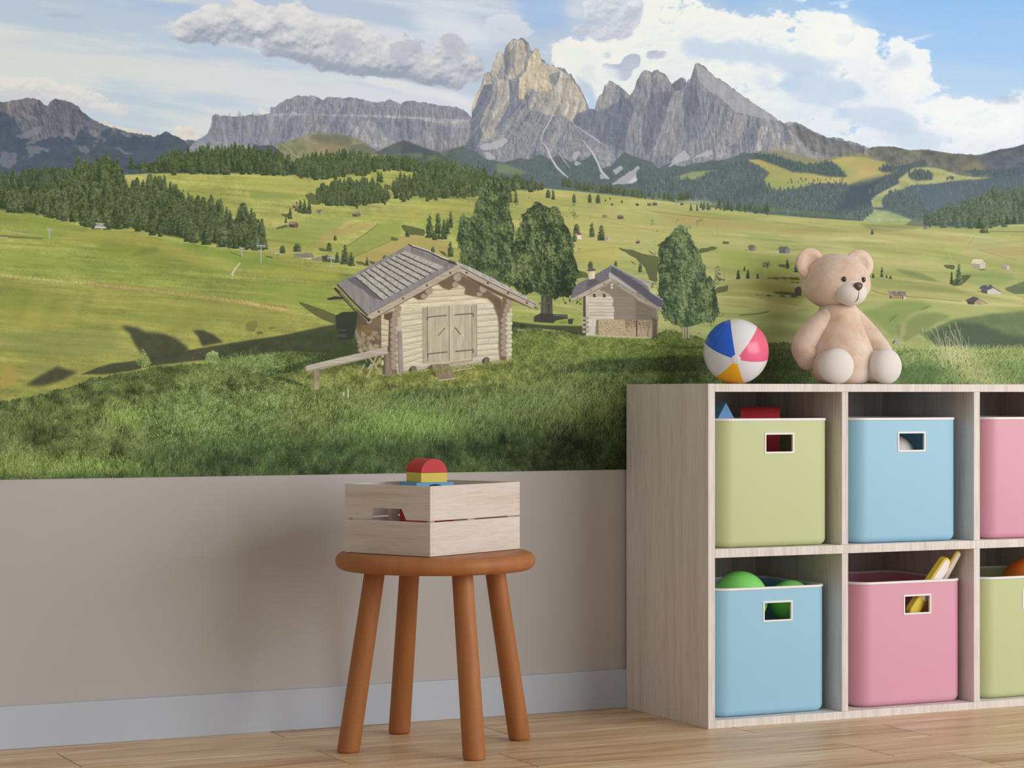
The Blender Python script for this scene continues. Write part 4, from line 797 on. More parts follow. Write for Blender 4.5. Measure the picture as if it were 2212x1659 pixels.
    P(zl([(725, 690), (740, 660), (790, 655), (820, 690)]), (176, 178, 168), .8); line(zl([(735, 650), (805, 655)]), 1.4, (214, 216, 208)); line(zl([(730, 680), (820, 685)]), 2, (214, 216, 208))
    for k in range(24): line(zl([(8 + k * 14, 712 + k * 2.0), (8 + k * 14, 700 + k * 2.0)]), 1.1, (206, 202, 168), .8)
    P(zl([(0, 740), (120, 748), (330, 765), (330, 772), (0, 762)]), (96, 104, 58), .8, soft=1); line(zl([(0, 758), (60, 760)]), 1.6, (200, 194, 170))
    for x, y in ((1890, 1066), (2038, 1076), (2190, 1095)): line(zl([(x, y), (x, y - 16)]), 1.1, (206, 200, 160), .9)
    line(zl([(1480, 885), (1480, 900)]), 1.2, (206, 200, 160), .9); line(zl([(1772, 872), (1860, 905)]), 2, (96, 110, 56), .8); line(zl([(2050, 905), (2100, 915)]), 3, (80, 92, 54), .8)
    for k in range(13): line(z2([(40 + k * 45, 1062 + k * 5), (40 + k * 45, 1054 + k * 5)]), .8, (206, 200, 150), .6)

def paint_foreground():
    top = [(-160, 890), (0, 868), (60, 858), (150, 836), (200, 816), (300, 800), (330, 792), (450, 783), (520, 770), (540, 766), (620, 757), (700, 762), (760, 775), (830, 790), (900, 770), (1000, 700), (1110, 698), (1180, 714), (1260, 716), (1420, 720), (1440, 712), (1500, 728), (1560, 742), (1640, 738), (1700, 740), (1800, 750), (1900, 765), (1960, 754), (2040, 757), (2120, 760), (2212, 752), (2372, 750)]
    X = (np.arange(CW) + CX0)[None, :]; Y = (np.arange(CH) + CY0)[:, None]
    # near slope behind the right hand grass
    P(zr([(-1600, 905), (-900, 680), (-300, 560), (440, 480), (700, 480), (1000, 480), (1400, 520), (1800, 540), (2212, 560), (3100, 580), (3100, 1100), (-1500, 1100)]), (156, 166, 98), .9, soft=2, var=.15, n=NX, col2=(170, 172, 104))
    P(zr([(300, 600), (480, 560), (700, 480), (900, 490), (1150, 520), (1000, 600), (860, 650), (760, 760), (760, 900), (640, 900), (500, 720)]), (140, 158, 88), .8, soft=5, edge=.4)
    P(zr([(860, 700), (1000, 620), (1200, 620), (1400, 660), (1200, 740), (1060, 830), (860, 960), (800, 950)]), (138, 148, 90), .8, soft=4, edge=.4)
    P(zr([(980, 860), (1200, 760), (1400, 680), (1600, 660), (1850, 620), (2212, 600), (3100, 600), (3100, 1060), (1500, 1060), (1200, 1000)]), (104, 122, 82), .95, soft=4, edge=.4, col2=(122, 138, 92))
    P(zr([(1040, 900), (1300, 760), (1500, 700), (1700, 730), (1850, 800), (2000, 860), (2212, 880), (3100, 880), (3100, 1080), (1500, 1060), (1300, 1010)]), (84, 98, 76), .85, soft=7, edge=.5)
    P(zr([(900, 640), (1050, 560), (1180, 530), (1150, 570), (1000, 640), (860, 720), (800, 860), (760, 880), (780, 760)]), (176, 168, 108), .55, soft=4, edge=.4)
    line(zr([(1060, 840), (1200, 770), (1400, 690), (1600, 660), (1850, 620)]), [3, 5, 3, 2, 1], (176, 176, 112), .7, soft=1)
    for q in ([(640, 740), (680, 690), (750, 640)], [(1000, 590), (1080, 560), (1140, 535)]): line(zr(q), [1, 4, 1], (92, 108, 62), .6, soft=1)
    P(zr([(740, 770), (770, 770), (780, 890), (745, 900)]), (120, 112, 84), .6, soft=3)
    m = below(top, 5, 3)
    t = np.clip((Y - 740) / 300, 0, 1) + 0 * X
    base = two(np.clip(NL * .6 + NM * .4, 0, 1), (76, 92, 48), (112, 124, 66))
    put((ALL, m), base)
    warm = np.exp(-((X - 930) / 330.) ** 2 - ((Y - 815) / 38.) ** 2) + np.exp(-((X - 1300) / 260.) ** 2 - ((Y - 745) / 26.) ** 2)
    I[:] += (two(NM, (132, 136, 58), (158, 150, 76)) - I) * (m * np.clip(warm, 0, 1) * .75)[..., None]
    # mown green round the huts
    P([(1105, 715), (1180, 722), (1300, 735), (1420, 738), (1440, 715), (1500, 730), (1560, 745), (1640, 750), (1560, 770), (1400, 778), (1250, 785), (1130, 790), (1100, 780)], (106, 128, 56), .7, soft=6, edge=.4, col2=(126, 140, 66))
    P([(1108, 698), (1180, 690), (1250, 680), (1260, 700), (1180, 712)], (150, 166, 76), .8, soft=3)
    P([(1105, 694), (1150, 700), (1180, 703), (1258, 704), (1262, 726), (1220, 716), (1150, 708), (1105, 708)], (66, 72, 50), .92, soft=1)
    # shadows lying on the slope
    P([(470, 750), (540, 738), (620, 722), (700, 705), (780, 690), (830, 760), (800, 796), (760, 776), (700, 762), (620, 756), (540, 766), (470, 781)], (68, 76, 50), .93, soft=1, var=.2)
    for q, a, s in (([(540, 808), (600, 796), (680, 774), (760, 745), (760, 760), (700, 785), (620, 806), (575, 815)], .85, 1), ([(575, 812), (610, 815), (660, 832), (674, 840), (640, 832), (600, 822)], .85, 1), ([(620, 760), (700, 765), (730, 775), (760, 780), (800, 785), (860, 800), (800, 790), (740, 790)], .6, 2), ([(700, 715), (780, 690), (830, 760), (800, 796), (760, 776), (720, 765)], .3, 4),
                    ([(820, 858), (900, 845), (1000, 838), (1080, 828), (1150, 815), (1230, 790), (1290, 778), (1360, 776), (1420, 770), (1540, 764), (1700, 760), (1800, 800), (1600, 800), (1440, 802), (1340, 806), (1240, 806), (1140, 822), (1060, 845), (960, 858), (880, 868)], .75, 4), ([(1390, 745), (1480, 748), (1620, 744), (1620, 750), (1480, 754)], .6, 2)):
        P(q, (58, 76, 40), a, soft=s, edge=.4)
    dk = ss(-14, 22, Y - edge_y([(-160, 1060), (100, 1040), (250, 1000), (350, 968), (420, 952), (560, 945), (700, 948), (900, 940), (1040, 925), (1180, 905), (1290, 905), (1360, 880), (1500, 860), (2372, 850)])[None, :] + (NM - .5) * 46)
    I[:] += (two(NM, (58, 76, 42), (76, 94, 52)) - I) * (m * dk * .9)[..., None]
    cabinet_shade = ss(930, 1340, X) * ss(870, 990, Y)  # room shade beside the cabinet, painted into the printed grass
    I[:] *= (1 - m * cabinet_shade * .34)[..., None]
    I[:] *= (1 + m * ((NP - .5) * .34 + (NM - .5) * .3) * ss(770, 850, Y))[..., None]
    I[:] *= (1 + m * ((NF - .5) * .34 + (NM - .5) * .14))[..., None]
    # blades, from the far edge to the near one
    n = 120000
    x = _R.uniform(CX0, CX0 + CW, n); y = 735 + 320 * _R.rand(n) ** .8
    e = np.interp(x, *np.array(top).T)
    k = y > e + 2
    k &= ~((x > 470) & (x < 800) & (y < 790) & (y < np.interp(x, [470, 530, 620, 700, 760, 800], [784, 771, 760, 766, 780, 792])))
    k &= ~((x > 770) & (x < 1108) & (y < 812)) & ~((x > 1258) & (x < 1420) & (y < 738)) & ~((x > 660) & (x < 840) & (y > 745) & (y < 812) & (_R.rand(n) < .75))
    x, y = x[k], y[k]; n = len(x)
    ix, iy = (x - CX0).astype(int), np.clip((y - CY0), 0, CH - 1).astype(int)
    nl = NL[iy, ix]; dd = dk[iy, ix]
    ln = np.clip((y - 720) / 300, .12, 1) * 11 * (0.45 + nl) * _R.uniform(.5, 1.4, n) + 1.5
    ln = np.where((x > 1080) & (x < 1700) & (y < 800), 2.2, ln)
    local = I[iy, ix] * 255
    hi = np.where(dd[:, None] > .5, np.array([84, 104, 58]), np.array([144, 156, 92]))
    mixk = np.clip(_R.normal(.16, .28, n) + (NP[iy, ix] - .5) * .9, -.4, .9)[:, None]
    col = local * (1 - mixk) + hi * mixk
    col = np.where((_R.rand(n) < .12)[:, None], col * .6, col)
    blades(x, y, ln, col, _R.normal(.05, .35, n), .7)
    # brighter tufts
    for cx, cy, w, h, c, q, l in ((545, 785, 70, 9, (126, 150, 82), 900, 9), (1000, 888, 330, 24, (120, 138, 78), 4200, 19), (1210, 872, 170, 34, (120, 138, 76), 2600, 19), (270, 905, 55, 14, (140, 164, 78), 700, 13), (180, 1018, 160, 14, (132, 152, 72), 1400, 16), (30, 1015, 90, 18, (136, 150, 70), 800, 14), (420, 905, 90, 30, (140, 166, 90), 1500, 11), (870, 925, 150, 18, (128, 158, 78), 1800, 18), (640, 880, 160, 20, (140, 158, 80), 1500, 10), (520, 960, 150, 12, (96, 120, 62), 800, 12)):
        xx = _R.normal(cx, w * .55, q); yy = _R.normal(cy, h, q)
        ok = (xx < 1345) & (yy < 1032); xx, yy = xx[ok], yy[ok]; q = len(xx)
        blades(xx, yy, _R.uniform(.4, 1.25, q) * l, np.array(c, float) + _R.normal(-4, 26, (q, 1)) * np.array([1, 1, .7]), _R.normal(.12, .34, q), .62)
    # leafy herbs and flowers
    for q, nn in (([(440, 790), (600, 800), (640, 860), (560, 940), (380, 960), (280, 930), (330, 870)], 1900), ([(300, 850), (620, 830), (700, 900), (560, 930), (400, 900)], 900), ([(0, 960), (200, 960), (330, 1000), (200, 1030), (0, 1030)], 700), ([(500, 772), (620, 762), (620, 800), (480, 800)], 400)):
        dabs(q, nn, 2, [(84, 108, 52), (126, 150, 84), (164, 184, 124)], jit=14)
    k = 46; blades(_R.uniform(300, 1000, k), _R.uniform(985, 1015, k), np.full(k, 1.6), np.array([[196, 206, 190]] * k, float), np.zeros(k), .8)
    # grass bank in the lower right with seed stems
    q = 21000; xx = 2372 - 760 * _R.rand(q) ** 1.6; yy = _R.uniform(758, 850, q)
    cc = np.where((yy < 790)[:, None], [150, 164, 96], [124, 146, 84]) + _R.normal(0, 22, (q, 1)); w2 = np.exp(-((xx - 2080 - (yy - 790) * .9) / 46) ** 2)[:, None]
    cc = cc * (1 - w2 * .7) + np.array([206, 196, 128]) * w2 * .7
    cc *= (.62 + .38 * ss(1750, 1990, xx))[:, None]
    blades(xx, yy, _R.uniform(5, 18, q), cc, _R.normal(.1, .4, q), .6)
    P([(1940, 800), (2000, 790), (2040, 800), (2010, 830), (1940, 836)], (84, 106, 62), .5, soft=6, edge=.6)
    for k in range(46):
        x0 = _R.uniform(2036, 2106); y0 = _R.uniform(770, 800); l = _R.uniform(20, 72); ln_ = _R.uniform(-.75, .05)
        line([(x0, y0), (x0 + ln_ * l * .35, y0 - l * .55), (x0 + ln_ * l * .8, y0 - l)], [1.1, .9, .8], (212, 204, 146), .75)
    for a, b_ in (((2082, 757), (2063, 695)), ((2066, 752), (2049, 700)), ((2070, 757), (2062, 712)), ((2040, 755), (2010, 712)), ((2030, 740), (2019, 701)), ((1993, 755), (1993, 707)), ((2042, 735), (2044, 714)), ((2075, 760), (2046, 727))):
        line([a, ((a[0] + b_[0]) / 2 + 1, (a[1] + b_[1]) / 2), b_], [1, 1, 1.5], (206, 200, 150), .85)
    line([(1955, 741), (1979, 726)], 1.2, (190, 182, 130), .8); P(zr([(680, 970), (720, 930), (775, 935), (745, 990), (690, 985)]), (176, 166, 142), .9); P(zr([(680, 970), (718, 932), (715, 960), (695, 982)]), (96, 92, 76), .9)

def paint_saplings():
    line(zf([(1097, 710), (1094, 610), (1092, 530)]), [2, 1.6, .8], (186, 178, 132))
    dabs(zf([(1092, 540), (1120, 580), (1165, 655), (1130, 690), (1095, 680), (1050, 680), (1045, 640), (1075, 590)]), 420, 3, [(72, 92, 46), (120, 140, 72), (170, 178, 104)])
    line(zf([(1636, 700), (1640, 620)]), [2.4, 1.4], (150, 140, 96)); dabs(zf([(1640, 565), (1680, 585), (1695, 640), (1660, 670), (1620, 660), (1580, 625), (1590, 590)]), 420, 3, [(96, 118, 64), (140, 160, 96), (172, 186, 122)])
    P(zf([(1220, 705), (1310, 692), (1430, 715), (1300, 722)]), (60, 72, 40), .7, soft=2); P(zf([(830, 715), (920, 700), (930, 725), (860, 728)]), (62, 76, 42), .7, soft=2)

def big_tree(crown, n, cols, shade=None, size=2, droop=.9):
    """a leafy crown: clumps lit from the right, dark gaps, ragged rim"""
    s, m = poly(crown, pad=12)
    m = blur(m, 3)
    cl = np.clip((NT - .5) * 1.5 + .5, 0, 1)
    al = ss(.40, .58, m + (cl[s] - .5) * .8 + (NM[s] - .5) * .5 + (NF[s] - .5) * .5)
    al = np.maximum(al, ss(.62, .90, m) * .97)
    rel = np.clip(.5 + (cl - np.roll(np.roll(cl, 3, 1), -3, 0)) * 1.0 + (cl - .5) * .9, 0, 1)
    ys, xs = np.mgrid[s[0], s[1]]
    v = np.clip(rel[s] * .55 + NF[s] * .50 - .04 + (shade(xs + CX0, ys + CY0) if shade else 0), 0, .999)
    c = np.array(cols, float)
    col = np.stack([np.interp(v, np.linspace(0, 1, len(c)), c[:, q]) for q in range(3)], -1).astype(np.float32) / 255
    put((s, al), col)
    sel = np.nonzero(al > .5); k = _R.randint(0, len(sel[0]), n)
    y, x = sel[0][k] + s[0].start, sel[1][k] + s[1].start
    vv = np.clip(v[sel[0][k], sel[1][k]] + _R.normal(0, .20, n), 0, .999)
    col = np.stack([np.interp(vv, np.linspace(0, 1, len(c)), c[:, q]) for q in range(3)], 1) + _R.normal(0, 6, (n, 1))
    for d in range(size):
        xx = np.clip(x + (d * droop * np.where(_R.rand(n) < .5, 1, -1)).astype(int), 0, CW - 1); yy = np.clip(y + d, 0, CH - 1)
        I[yy, xx] = I[yy, xx] * .4 + .6 * np.clip(col, 0, 255) / 255

def paint_big_trees():
    cols = [(40, 54, 36), (62, 78, 50), (98, 114, 68), (142, 150, 96)]
    big_tree(zt([(390, 40), (425, 60), (460, 110), (490, 150), (505, 215), (490, 270), (515, 330), (520, 390), (545, 450), (540, 520), (560, 600), (545, 700), (560, 800), (540, 880), (480, 860), (400, 870), (300, 830), (220, 790), (110, 700), (130, 600), (85, 520), (110, 420), (140, 350), (200, 370), (235, 330), (240, 240), (270, 190), (310, 150), (330, 90), (360, 60)]),
             5200, [(46, 60, 40), (68, 84, 54), (98, 114, 70), (130, 142, 90)], shade=lambda x, y: .02 + .05 * np.sin(y / 6. + x / 9.))
    # trunk of the stone pine, then its crown
    P(zt([(745, 900), (840, 900), (832, 1000), (835, 1150), (840, 1165), (735, 1165), (745, 1040)]), (84, 82, 66), 1, 0, .25, NV2)
    line(zt([(770, 930), (768, 1150)]), [2, 3], (120, 116, 96), .6); line(zt([(800, 930), (805, 1150)]), [2, 2], (58, 58, 46), .7)
    big_tree(zt([(700, 225), (740, 235), (770, 262), (800, 280), (850, 265), (880, 300), (905, 360), (930, 400), (965, 440), (985, 500), (990, 570), (1000, 640), (1030, 720), (1035, 790), (1005, 860), (1000, 930), (960, 970), (900, 960), (860, 980), (760, 950), (700, 930), (640, 950), (560, 930), (510, 860), (520, 760), (540, 690), (520, 600), (540, 520), (560, 460), (600, 400), (600, 340), (640, 290), (680, 260)]),
             6400, cols, shade=lambda x, y: -.32 * ss(1190, 1216, x + .15 * (y - 560)) * ss(535, 590, y) + .04 - .25 * ss(600, 632, y) + .04 * np.sin(x / 7.))
    # bench and table in the shade
    P(zt([(690, 1120), (740, 1095), (850, 1100), (950, 1105), (950, 1135), (860, 1150), (840, 1170), (690, 1160)]), (66, 66, 56), .95); line(zt([(840, 1108), (948, 1118)]), 3, (104, 104, 92)); P(zt([(950, 1140), (995, 1135), (985, 1180), (955, 1175)]), (70, 68, 58)); P(zt([(870, 1160), (930, 1150), (960, 1170), (900, 1180)]), (122, 136, 72), .8)
    # tree at the right of the second hut
    P(zt([(1830, 1190), (1885, 1190), (1890, 1285), (1832, 1290)]), (122, 116, 86), 1, soft=1)
    for x in (1843, 1862, 1884): line(zt([(x, 1195), (x - 2, 1288)]), [3.6, 3.2], (194, 184, 150), .9)
    for c in ([(2030, 780), (2060, 830), (2080, 900), (2110, 980), (2115, 1090), (2080, 1150), (2020, 1170), (1980, 1100), (2000, 900)],):
        big_tree(zt(c), 900, [(50, 64, 46), (72, 88, 58), (104, 120, 76)], size=3)
    big_tree(zt([(1825, 415), (1860, 440), (1890, 490), (1920, 540), (1950, 600), (1980, 680), (2010, 740), (2030, 830), (2050, 920), (2060, 1020), (2050, 1110), (2000, 1170), (1930, 1190), (1880, 1210), (1820, 1200), (1760, 1180), (1700, 1130), (1660, 1080), (1690, 1020), (1640, 940), (1650, 840), (1640, 760), (1660, 680), (1650, 600), (1665, 530), (1690, 540), (1710, 500), (1750, 490), (1775, 440)]),
             5200, [(50, 66, 46), (72, 90, 58), (104, 122, 76), (142, 154, 102)], shade=lambda x, y: .05 - .2 * ss(1462, 1436, x) + .04 * np.sin(x / 6.))

def logs_h(quad, n, c_lit, c_gap, tilt=0, a=1.0):
    """a wall of horizontal logs filling a quad tl, tr, br, bl"""
    (x0, y0), (x1, y1), (x2, y2), (x3, y3) = quad
    for k in range(n):
        t0, t1 = k / n, (k + 1) / n
        q = [(x0 + (x3 - x0) * t0, y0 + (y3 - y0) * t0), (x1 + (x2 - x1) * t0, y1 + (y2 - y1) * t0), (x1 + (x2 - x1) * t1, y1 + (y2 - y1) * t1), (x0 + (x3 - x0) * t1, y0 + (y3 - y0) * t1)]
        c = tuple(np.array(c_lit) + _R.randint(-6, 7))
        P(q, c, a, 0, .16, NXS)
        for f0, f1, cc, al in ((.0, .22, tuple(min(255, v + 12) for v in c_lit), .5), (.66, .86, tuple(int(v * .90) for v in c_lit), .7), (.88, 1.0, c_gap, .75)):
            u0, u1 = t0 + (t1 - t0) * f0, t0 + (t1 - t0) * f1
            P([(x0 + (x3 - x0) * u0, y0 + (y3 - y0) * u0), (x1 + (x2 - x1) * u0, y1 + (y2 - y1) * u0), (x1 + (x2 - x1) * u1, y1 + (y2 - y1) * u1), (x0 + (x3 - x0) * u1, y0 + (y3 - y0) * u1)], cc, al)

def paint_hut():
    W = zh
    # wood stack and the dark side under the eaves
    P(W([(300, 740), (420, 830), (560, 790), (640, 760), (640, 1140), (560, 1150), (360, 1140), (300, 1030), (290, 930)]), (118, 102, 76), 1, 0, .2)
    P(W([(300, 750), (400, 850), (420, 900), (310, 910)]), (98, 84, 62), .9); P(W([(310, 905), (420, 890), (480, 990), (440, 1040), (380, 1050), (350, 980)]), (124, 100, 62), .9, var=.3)
    for k in range(26):
        x, y = _R.uniform(300, 540), _R.uniform(940, 1130)
        if x < 330 and y > 1060: continue
        P(W([(x, y), (x + _R.uniform(20, 60), y + _R.uniform(10, 50)), (x + _R.uniform(10, 40), y + _R.uniform(50, 70)), (x - 15, y + 40)]), tuple(np.array((168, 152, 122)) + _R.randint(-22, 16)), .85)
    for k in range(12): line(W([(300 + k * 8, 930 + k * 14), (308 + k * 9, 1010 + k * 10)]), 2.2, (150, 136, 112), .8)
    P(W([(110, 800), (170, 770), (320, 765), (310, 900), (270, 1030), (130, 1040), (130, 960), (110, 880)]), (52, 62, 48), .95, soft=2, edge=.4)
    for y in (940, 985, 1000): line(W([(130, y), (215, y + 4)]), 2.4, (84, 88, 76), .8)
    # gable wall
    gable = W([(560, 790), (1280, 385), (1790, 690), (1790, 1240), (560, 1380)])
    P(gable, (196, 184, 152), 1)
    for a, b in (((1010, 560), (1480, 560)),):
        pass
    logs_h(W([(700, 700), (1700, 620), (1690, 700), (720, 760)]), 1, (222, 208, 170), (168, 152, 120)); logs_h(W([(830, 640), (1640, 590), (1700, 630), (720, 700)]), 1, (222, 208, 170), (170, 154, 122)); logs_h(W([(1000, 560), (1500, 540), (1560, 600), (860, 640)]), 1, (220, 206, 168), (168, 152, 120)); logs_h(W([(1060, 500), (1400, 500), (1480, 545), (1000, 570)]), 1, (216, 202, 164), (160, 146, 116)); logs_h(W([(1130, 450), (1350, 450), (1400, 505), (1070, 510)]), 1, (204, 190, 152), (150, 136, 108))
    logs_h(W([(735, 745), (950, 730), (950, 1260), (760, 1330)]), 10, (216, 203, 170), (160, 146, 118)); logs_h(W([(1455, 700), (1690, 680), (1680, 1240), (1455, 1255)]), 10, (216, 204, 174), (162, 148, 122))
    logs_h(W([(760, 1270), (1680, 1190), (1680, 1240), (760, 1345)]), 1, (204, 192, 164), (140, 126, 102))
    for k in range(90):
        x, y = _R.uniform(740, 1660), _R.uniform(650, 1250)
        if 940 < x < 1460 and y > 700: continue
        line(W([(x, y), (x + _R.uniform(8, 22), y - 2)]), 1.1, (150, 134, 104), .55)
    # logs crossing on the right corner, seen from the side
    for k in range(11):
        y0 = 740 + k * 42; w = 1795 if k % 2 else 1788
        P(W([(1720, y0), (w, y0 - 6), (w + 8, y0 + 14), (w, y0 + 34), (1720, y0 + 38)]), (214, 202, 172), 1, 0, .1, NXS); line(W([(1720, y0 + 38), (w, y0 + 35)]), 1.4, (140, 126, 100), .8)
    # shade under the eaves and along the corner logs
    P(W([(1085, 490), (1280, 395), (1500, 520), (1690, 640), (1690, 780), (1640, 720), (1560, 640), (1420, 620), (1340, 600), (1350, 540), (1280, 500), (1200, 560), (1130, 540)]), (112, 90, 68), .9, soft=1)
    P(W([(840, 620), (940, 565), (1000, 600), (960, 650), (900, 655)]), (104, 82, 60), .9, soft=1)
    P(W([(1630, 640), (1700, 650), (1720, 1200), (1680, 1240), (1665, 1100), (1670, 950), (1660, 820), (1620, 720)]), (112, 90, 68), .85, soft=1)
    P(W([(545, 800), (660, 760), (640, 900), (640, 1380), (600, 1360), (610, 900), (560, 860)]), (92, 74, 54), .9, soft=1)
    logs_h(W([(545, 830), (620, 850), (612, 1100), (548, 1110)]), 5, (206, 192, 156), (128, 110, 82)); P(W([(545, 790), (570, 785), (575, 830), (548, 835)]), (204, 186, 136))
    # log ends
    def end(x, y, rx, ry, lx=-34, c=(164, 143, 121)):
        P(W([(x + lx, y - ry), (x, y - ry), (x, y + ry), (x + lx, y + ry * .9)]), (120, 98, 76), .95)
        disc(*W([(x, y)])[0], rx / 4.424, ry / 4.424, c); disc(*W([(x - 3, y - 3)])[0], rx / 7, ry / 7, tuple(v + 8 for v in c), .6)
        line(W([(x, y), (x + rx * .6, y - ry * .5)]), .8, (128, 104, 86), .7)
    for k, (x, y, rx, ry) in enumerate(((706, 735, 34, 33), (692, 795, 38, 32), (672, 848, 36, 26), (668, 890, 38, 28), (662, 945, 32, 26), (668, 1003, 38, 34), (668, 1063, 36, 28), (670, 1125, 36, 34), (672, 1190, 32, 24), (674, 1245, 35, 28), (670, 1300, 30, 24))): end(x, y, rx, ry, -30)
    P(W([(645, 1320), (698, 1320), (698, 1385), (645, 1385)]), (132, 108, 90), 1, 0, .15)
    for k, (x, y, rx, ry) in enumerate(((1770, 665, 32, 30), (1762, 712, 34, 28), (1745, 755, 32, 26), (1728, 798, 24, 22), (1718, 848, 32, 26), (1722, 898, 32, 24), (1716, 950, 34, 30), (1720, 1008, 33, 28), (1718, 1060, 34, 30), (1718, 1112, 32, 24), (1718, 1166, 34, 30))): end(x, y, rx, ry, -66 if k < 4 else -24)
    P(W([(1690, 1195), (1742, 1195), (1742, 1235), (1690, 1240)]), (128, 96, 70))
    for x, y, rx, ry, lx in ((1256, 510, 32, 30, -70), (1274, 437, 40, 40, -76), (957, 620, 32, 26, -34), (1004, 567, 37, 36, -56), (1484, 598, 28, 24, -40), (1522, 548, 38, 38, -84)): end(x, y, rx, ry, lx, (170, 149, 128))
    # doors
    P(W([(944, 728), (988, 726), (992, 1262), (946, 1264)]), (178, 164, 136), 1, 0, .15, NV2); P(W([(1412, 700), (1456, 698), (1458, 1200), (1416, 1206)]), (182, 168, 140), 1, 0, .15, NV2)
    P(W([(988, 724), (1196, 708), (1196, 1246), (992, 1262)]), (190, 177, 148), 1, 0, .13, NV2); P(W([(1226, 706), (1414, 698), (1418, 1206), (1226, 1240)]), (194, 181, 152), 1, 0, .13, NV2)
    P(W([(1196, 708), (1228, 706), (1228, 1238), (1198, 1246)]), (204, 190, 160), 1, 0, .08, NV2)
    for x in (1060, 1092, 1140, 1290, 1345, 1382): line(W([(x, 715), (x + 2, 1235)]), .8, (168, 154, 126), .6)
    for x in (988, 1195, 1412): line(W([(x, 712), (x + 3, 1240)]), 1.3, (112, 96, 74), .85)
    line(W([(940, 730), (944, 1264)]), 1.2, (134, 118, 92), .8); line(W([(1458, 698), (1460, 1200)]), 1.2, (134, 118, 92), .8)
    for a, b in (((982, 820), (1172, 802)), ((1246, 798), (1425, 784)), ((988, 1172), (1178, 1152)), ((1250, 1148), (1428, 1130))): line(W([a, b]), 2.3, (96, 92, 80), .95)
    for x, y in ((984, 820), (1424, 786), (990, 1174), (1426, 1132)): line(W([(x, y), (x, y + 30)]), 1.8, (84, 78, 66), .95)
    line(W([(1158, 920), (1090, 998)]), 1.6, (122, 98, 72)); line(W([(1250, 918), (1306, 986)]), 2.0, (112, 84, 60))
    # ramp, step, foundation blocks
    P(W([(975, 1310), (1030, 1268), (1080, 1400), (1020, 1350)]), (76, 80, 48), .9, soft=1); P(W([(1200, 1250), (1410, 1222), (1412, 1245), (1200, 1278)]), (176, 160, 132)); P(W([(1215, 1300), (1440, 1268), (1444, 1300), (1230, 1335)]), (178, 160, 130)); line(W([(1225, 1336), (1444, 1302)]), 1.5, (212, 200, 160))
    P(W([(1025, 1270), (1195, 1262), (1258, 1400), (1092, 1418)]), (146, 128, 104), 1, 0, .12, NV2); line(W([(1090, 1424), (1258, 1404)]), 2, (206, 192, 150))
    for x in (1085, 1140): line(W([(x, 1268), (x + 58, 1408)]), 1.0, (108, 92, 72), .8)
    for x, y in ((848, 1320), (1546, 1236)): P(W([(x - 38, y), (x - 10, y - 36), (x - 12, y + 34), (x - 36, y + 24)]), (80, 66, 52)); P(W([(x - 12, y - 32), (x + 12, y - 38), (x + 36, y - 24), (x + 36, y + 24), (x + 10, y + 36), (x - 14, y + 36)]), (124, 108, 96), 1, 0, .1)
    # plank and post by the left corner
    P(W([(704, 955), (744, 950), (760, 1360), (720, 1390)]), (166, 154, 138), 1, 0, .2, NV2); line(W([(704, 955), (718, 1388)]), 1.6, (104, 92, 78), .8)
    P(W([(585, 1160), (634, 1150), (636, 1384), (590, 1375)]), (140, 122, 98), 1, 0, .25, NV2); P(W([(545, 1160), (585, 1160), (590, 1375), (560, 1370)]), (70, 62, 46), .8, soft=1)
    for y in (1180, 1255): disc(*W([(560, y)])[0], 2.4, 6, (206, 196, 170))
    # roof
    roof = W([(125, 500), (800, 130), (830, 128), (1280, 325), (1250, 335), (440, 832), (410, 810)])
    P(roof, (146, 138, 132), 1, 0, .16, NV2)
    for k in range(34):
        f = k / 33.; a0 = np.array((125, 500)) + f * np.array((295, 320)); b0 = np.array((815, 130)) + f * np.array((440, 195))
        line(W([tuple(a0), tuple(b0)]), .7, (116, 108, 104), .5)
    P(W([(215, 455), (300, 430), (560, 650), (520, 650), (440, 620), (380, 560), (290, 510)]), (100, 96, 98), .8, soft=1, edge=.4)
    # rows of shingles
    nrow = 10
    for k in range(nrow):
        f0, f1 = k / nrow, (k + 1) / nrow
        a0 = np.array((295, 430)) + f0 * np.array((480, -245)); b0 = np.array((560, 655)) + f0 * np.array((580, -318))
        a1 = np.array((295, 430)) + f1 * np.array((480, -245)); b1 = np.array((560, 655)) + f1 * np.array((580, -318))
        P(W([tuple(a0), tuple(b0), tuple(b1), tuple(a1)]), (176, 168, 156), 1, 0, .22, NF)
        n = 26
        for j in range(n):
            u = j / n; q = a1 * (1 - u) + b1 * u; d = (a0 - a1)
            r = _R.uniform(.22, .5)
            p0 = a0 * (1 - u) + b0 * u; p1 = a0 * (1 - u - 1 / n) + b0 * (u + 1 / n)
            st = _R.uniform(.0, .12)
            P(W([tuple(p0 - d * st), tuple(p1 - d * st), tuple(p1 - d * (st + .0) + np.array((6, 10))), tuple(p0 + np.array((6, 10)))]), (80, 76, 74), .9)
            if _R.rand() < .35: line(W([tuple(p0), tuple(p0 * (1 - r) + (a1 * (1 - u) + b1 * u) * r)]), .9, (126, 118, 110), .7)
            if _R.rand() < .4: P(W([tuple(p0), tuple(p1), tuple(p1 - d * .8), tuple(p0 - d * .8)]), (192, 185, 172), .6)
    for k in range(nrow):
        f0 = k / nrow; a0 = np.array((295, 430)) + f0 * np.array((480, -245)); b0 = np.array((560, 655)) + f0 * np.array((580, -318))
        qq = [tuple(a0 + (b0 - a0) * u + np.array((_R.uniform(-3, 3), _R.uniform(-1, 5)))) for u in np.linspace(0, 1, 22)]
        line(W(qq), _R.uniform(1.4, 2.8, 22), (70, 68, 68), .92)
    for q in ([(820, 150), (1250, 330), (1150, 335), (1000, 262), (840, 190)],): P(W(q), (128, 122, 120), .8, 0, .15, NV2)
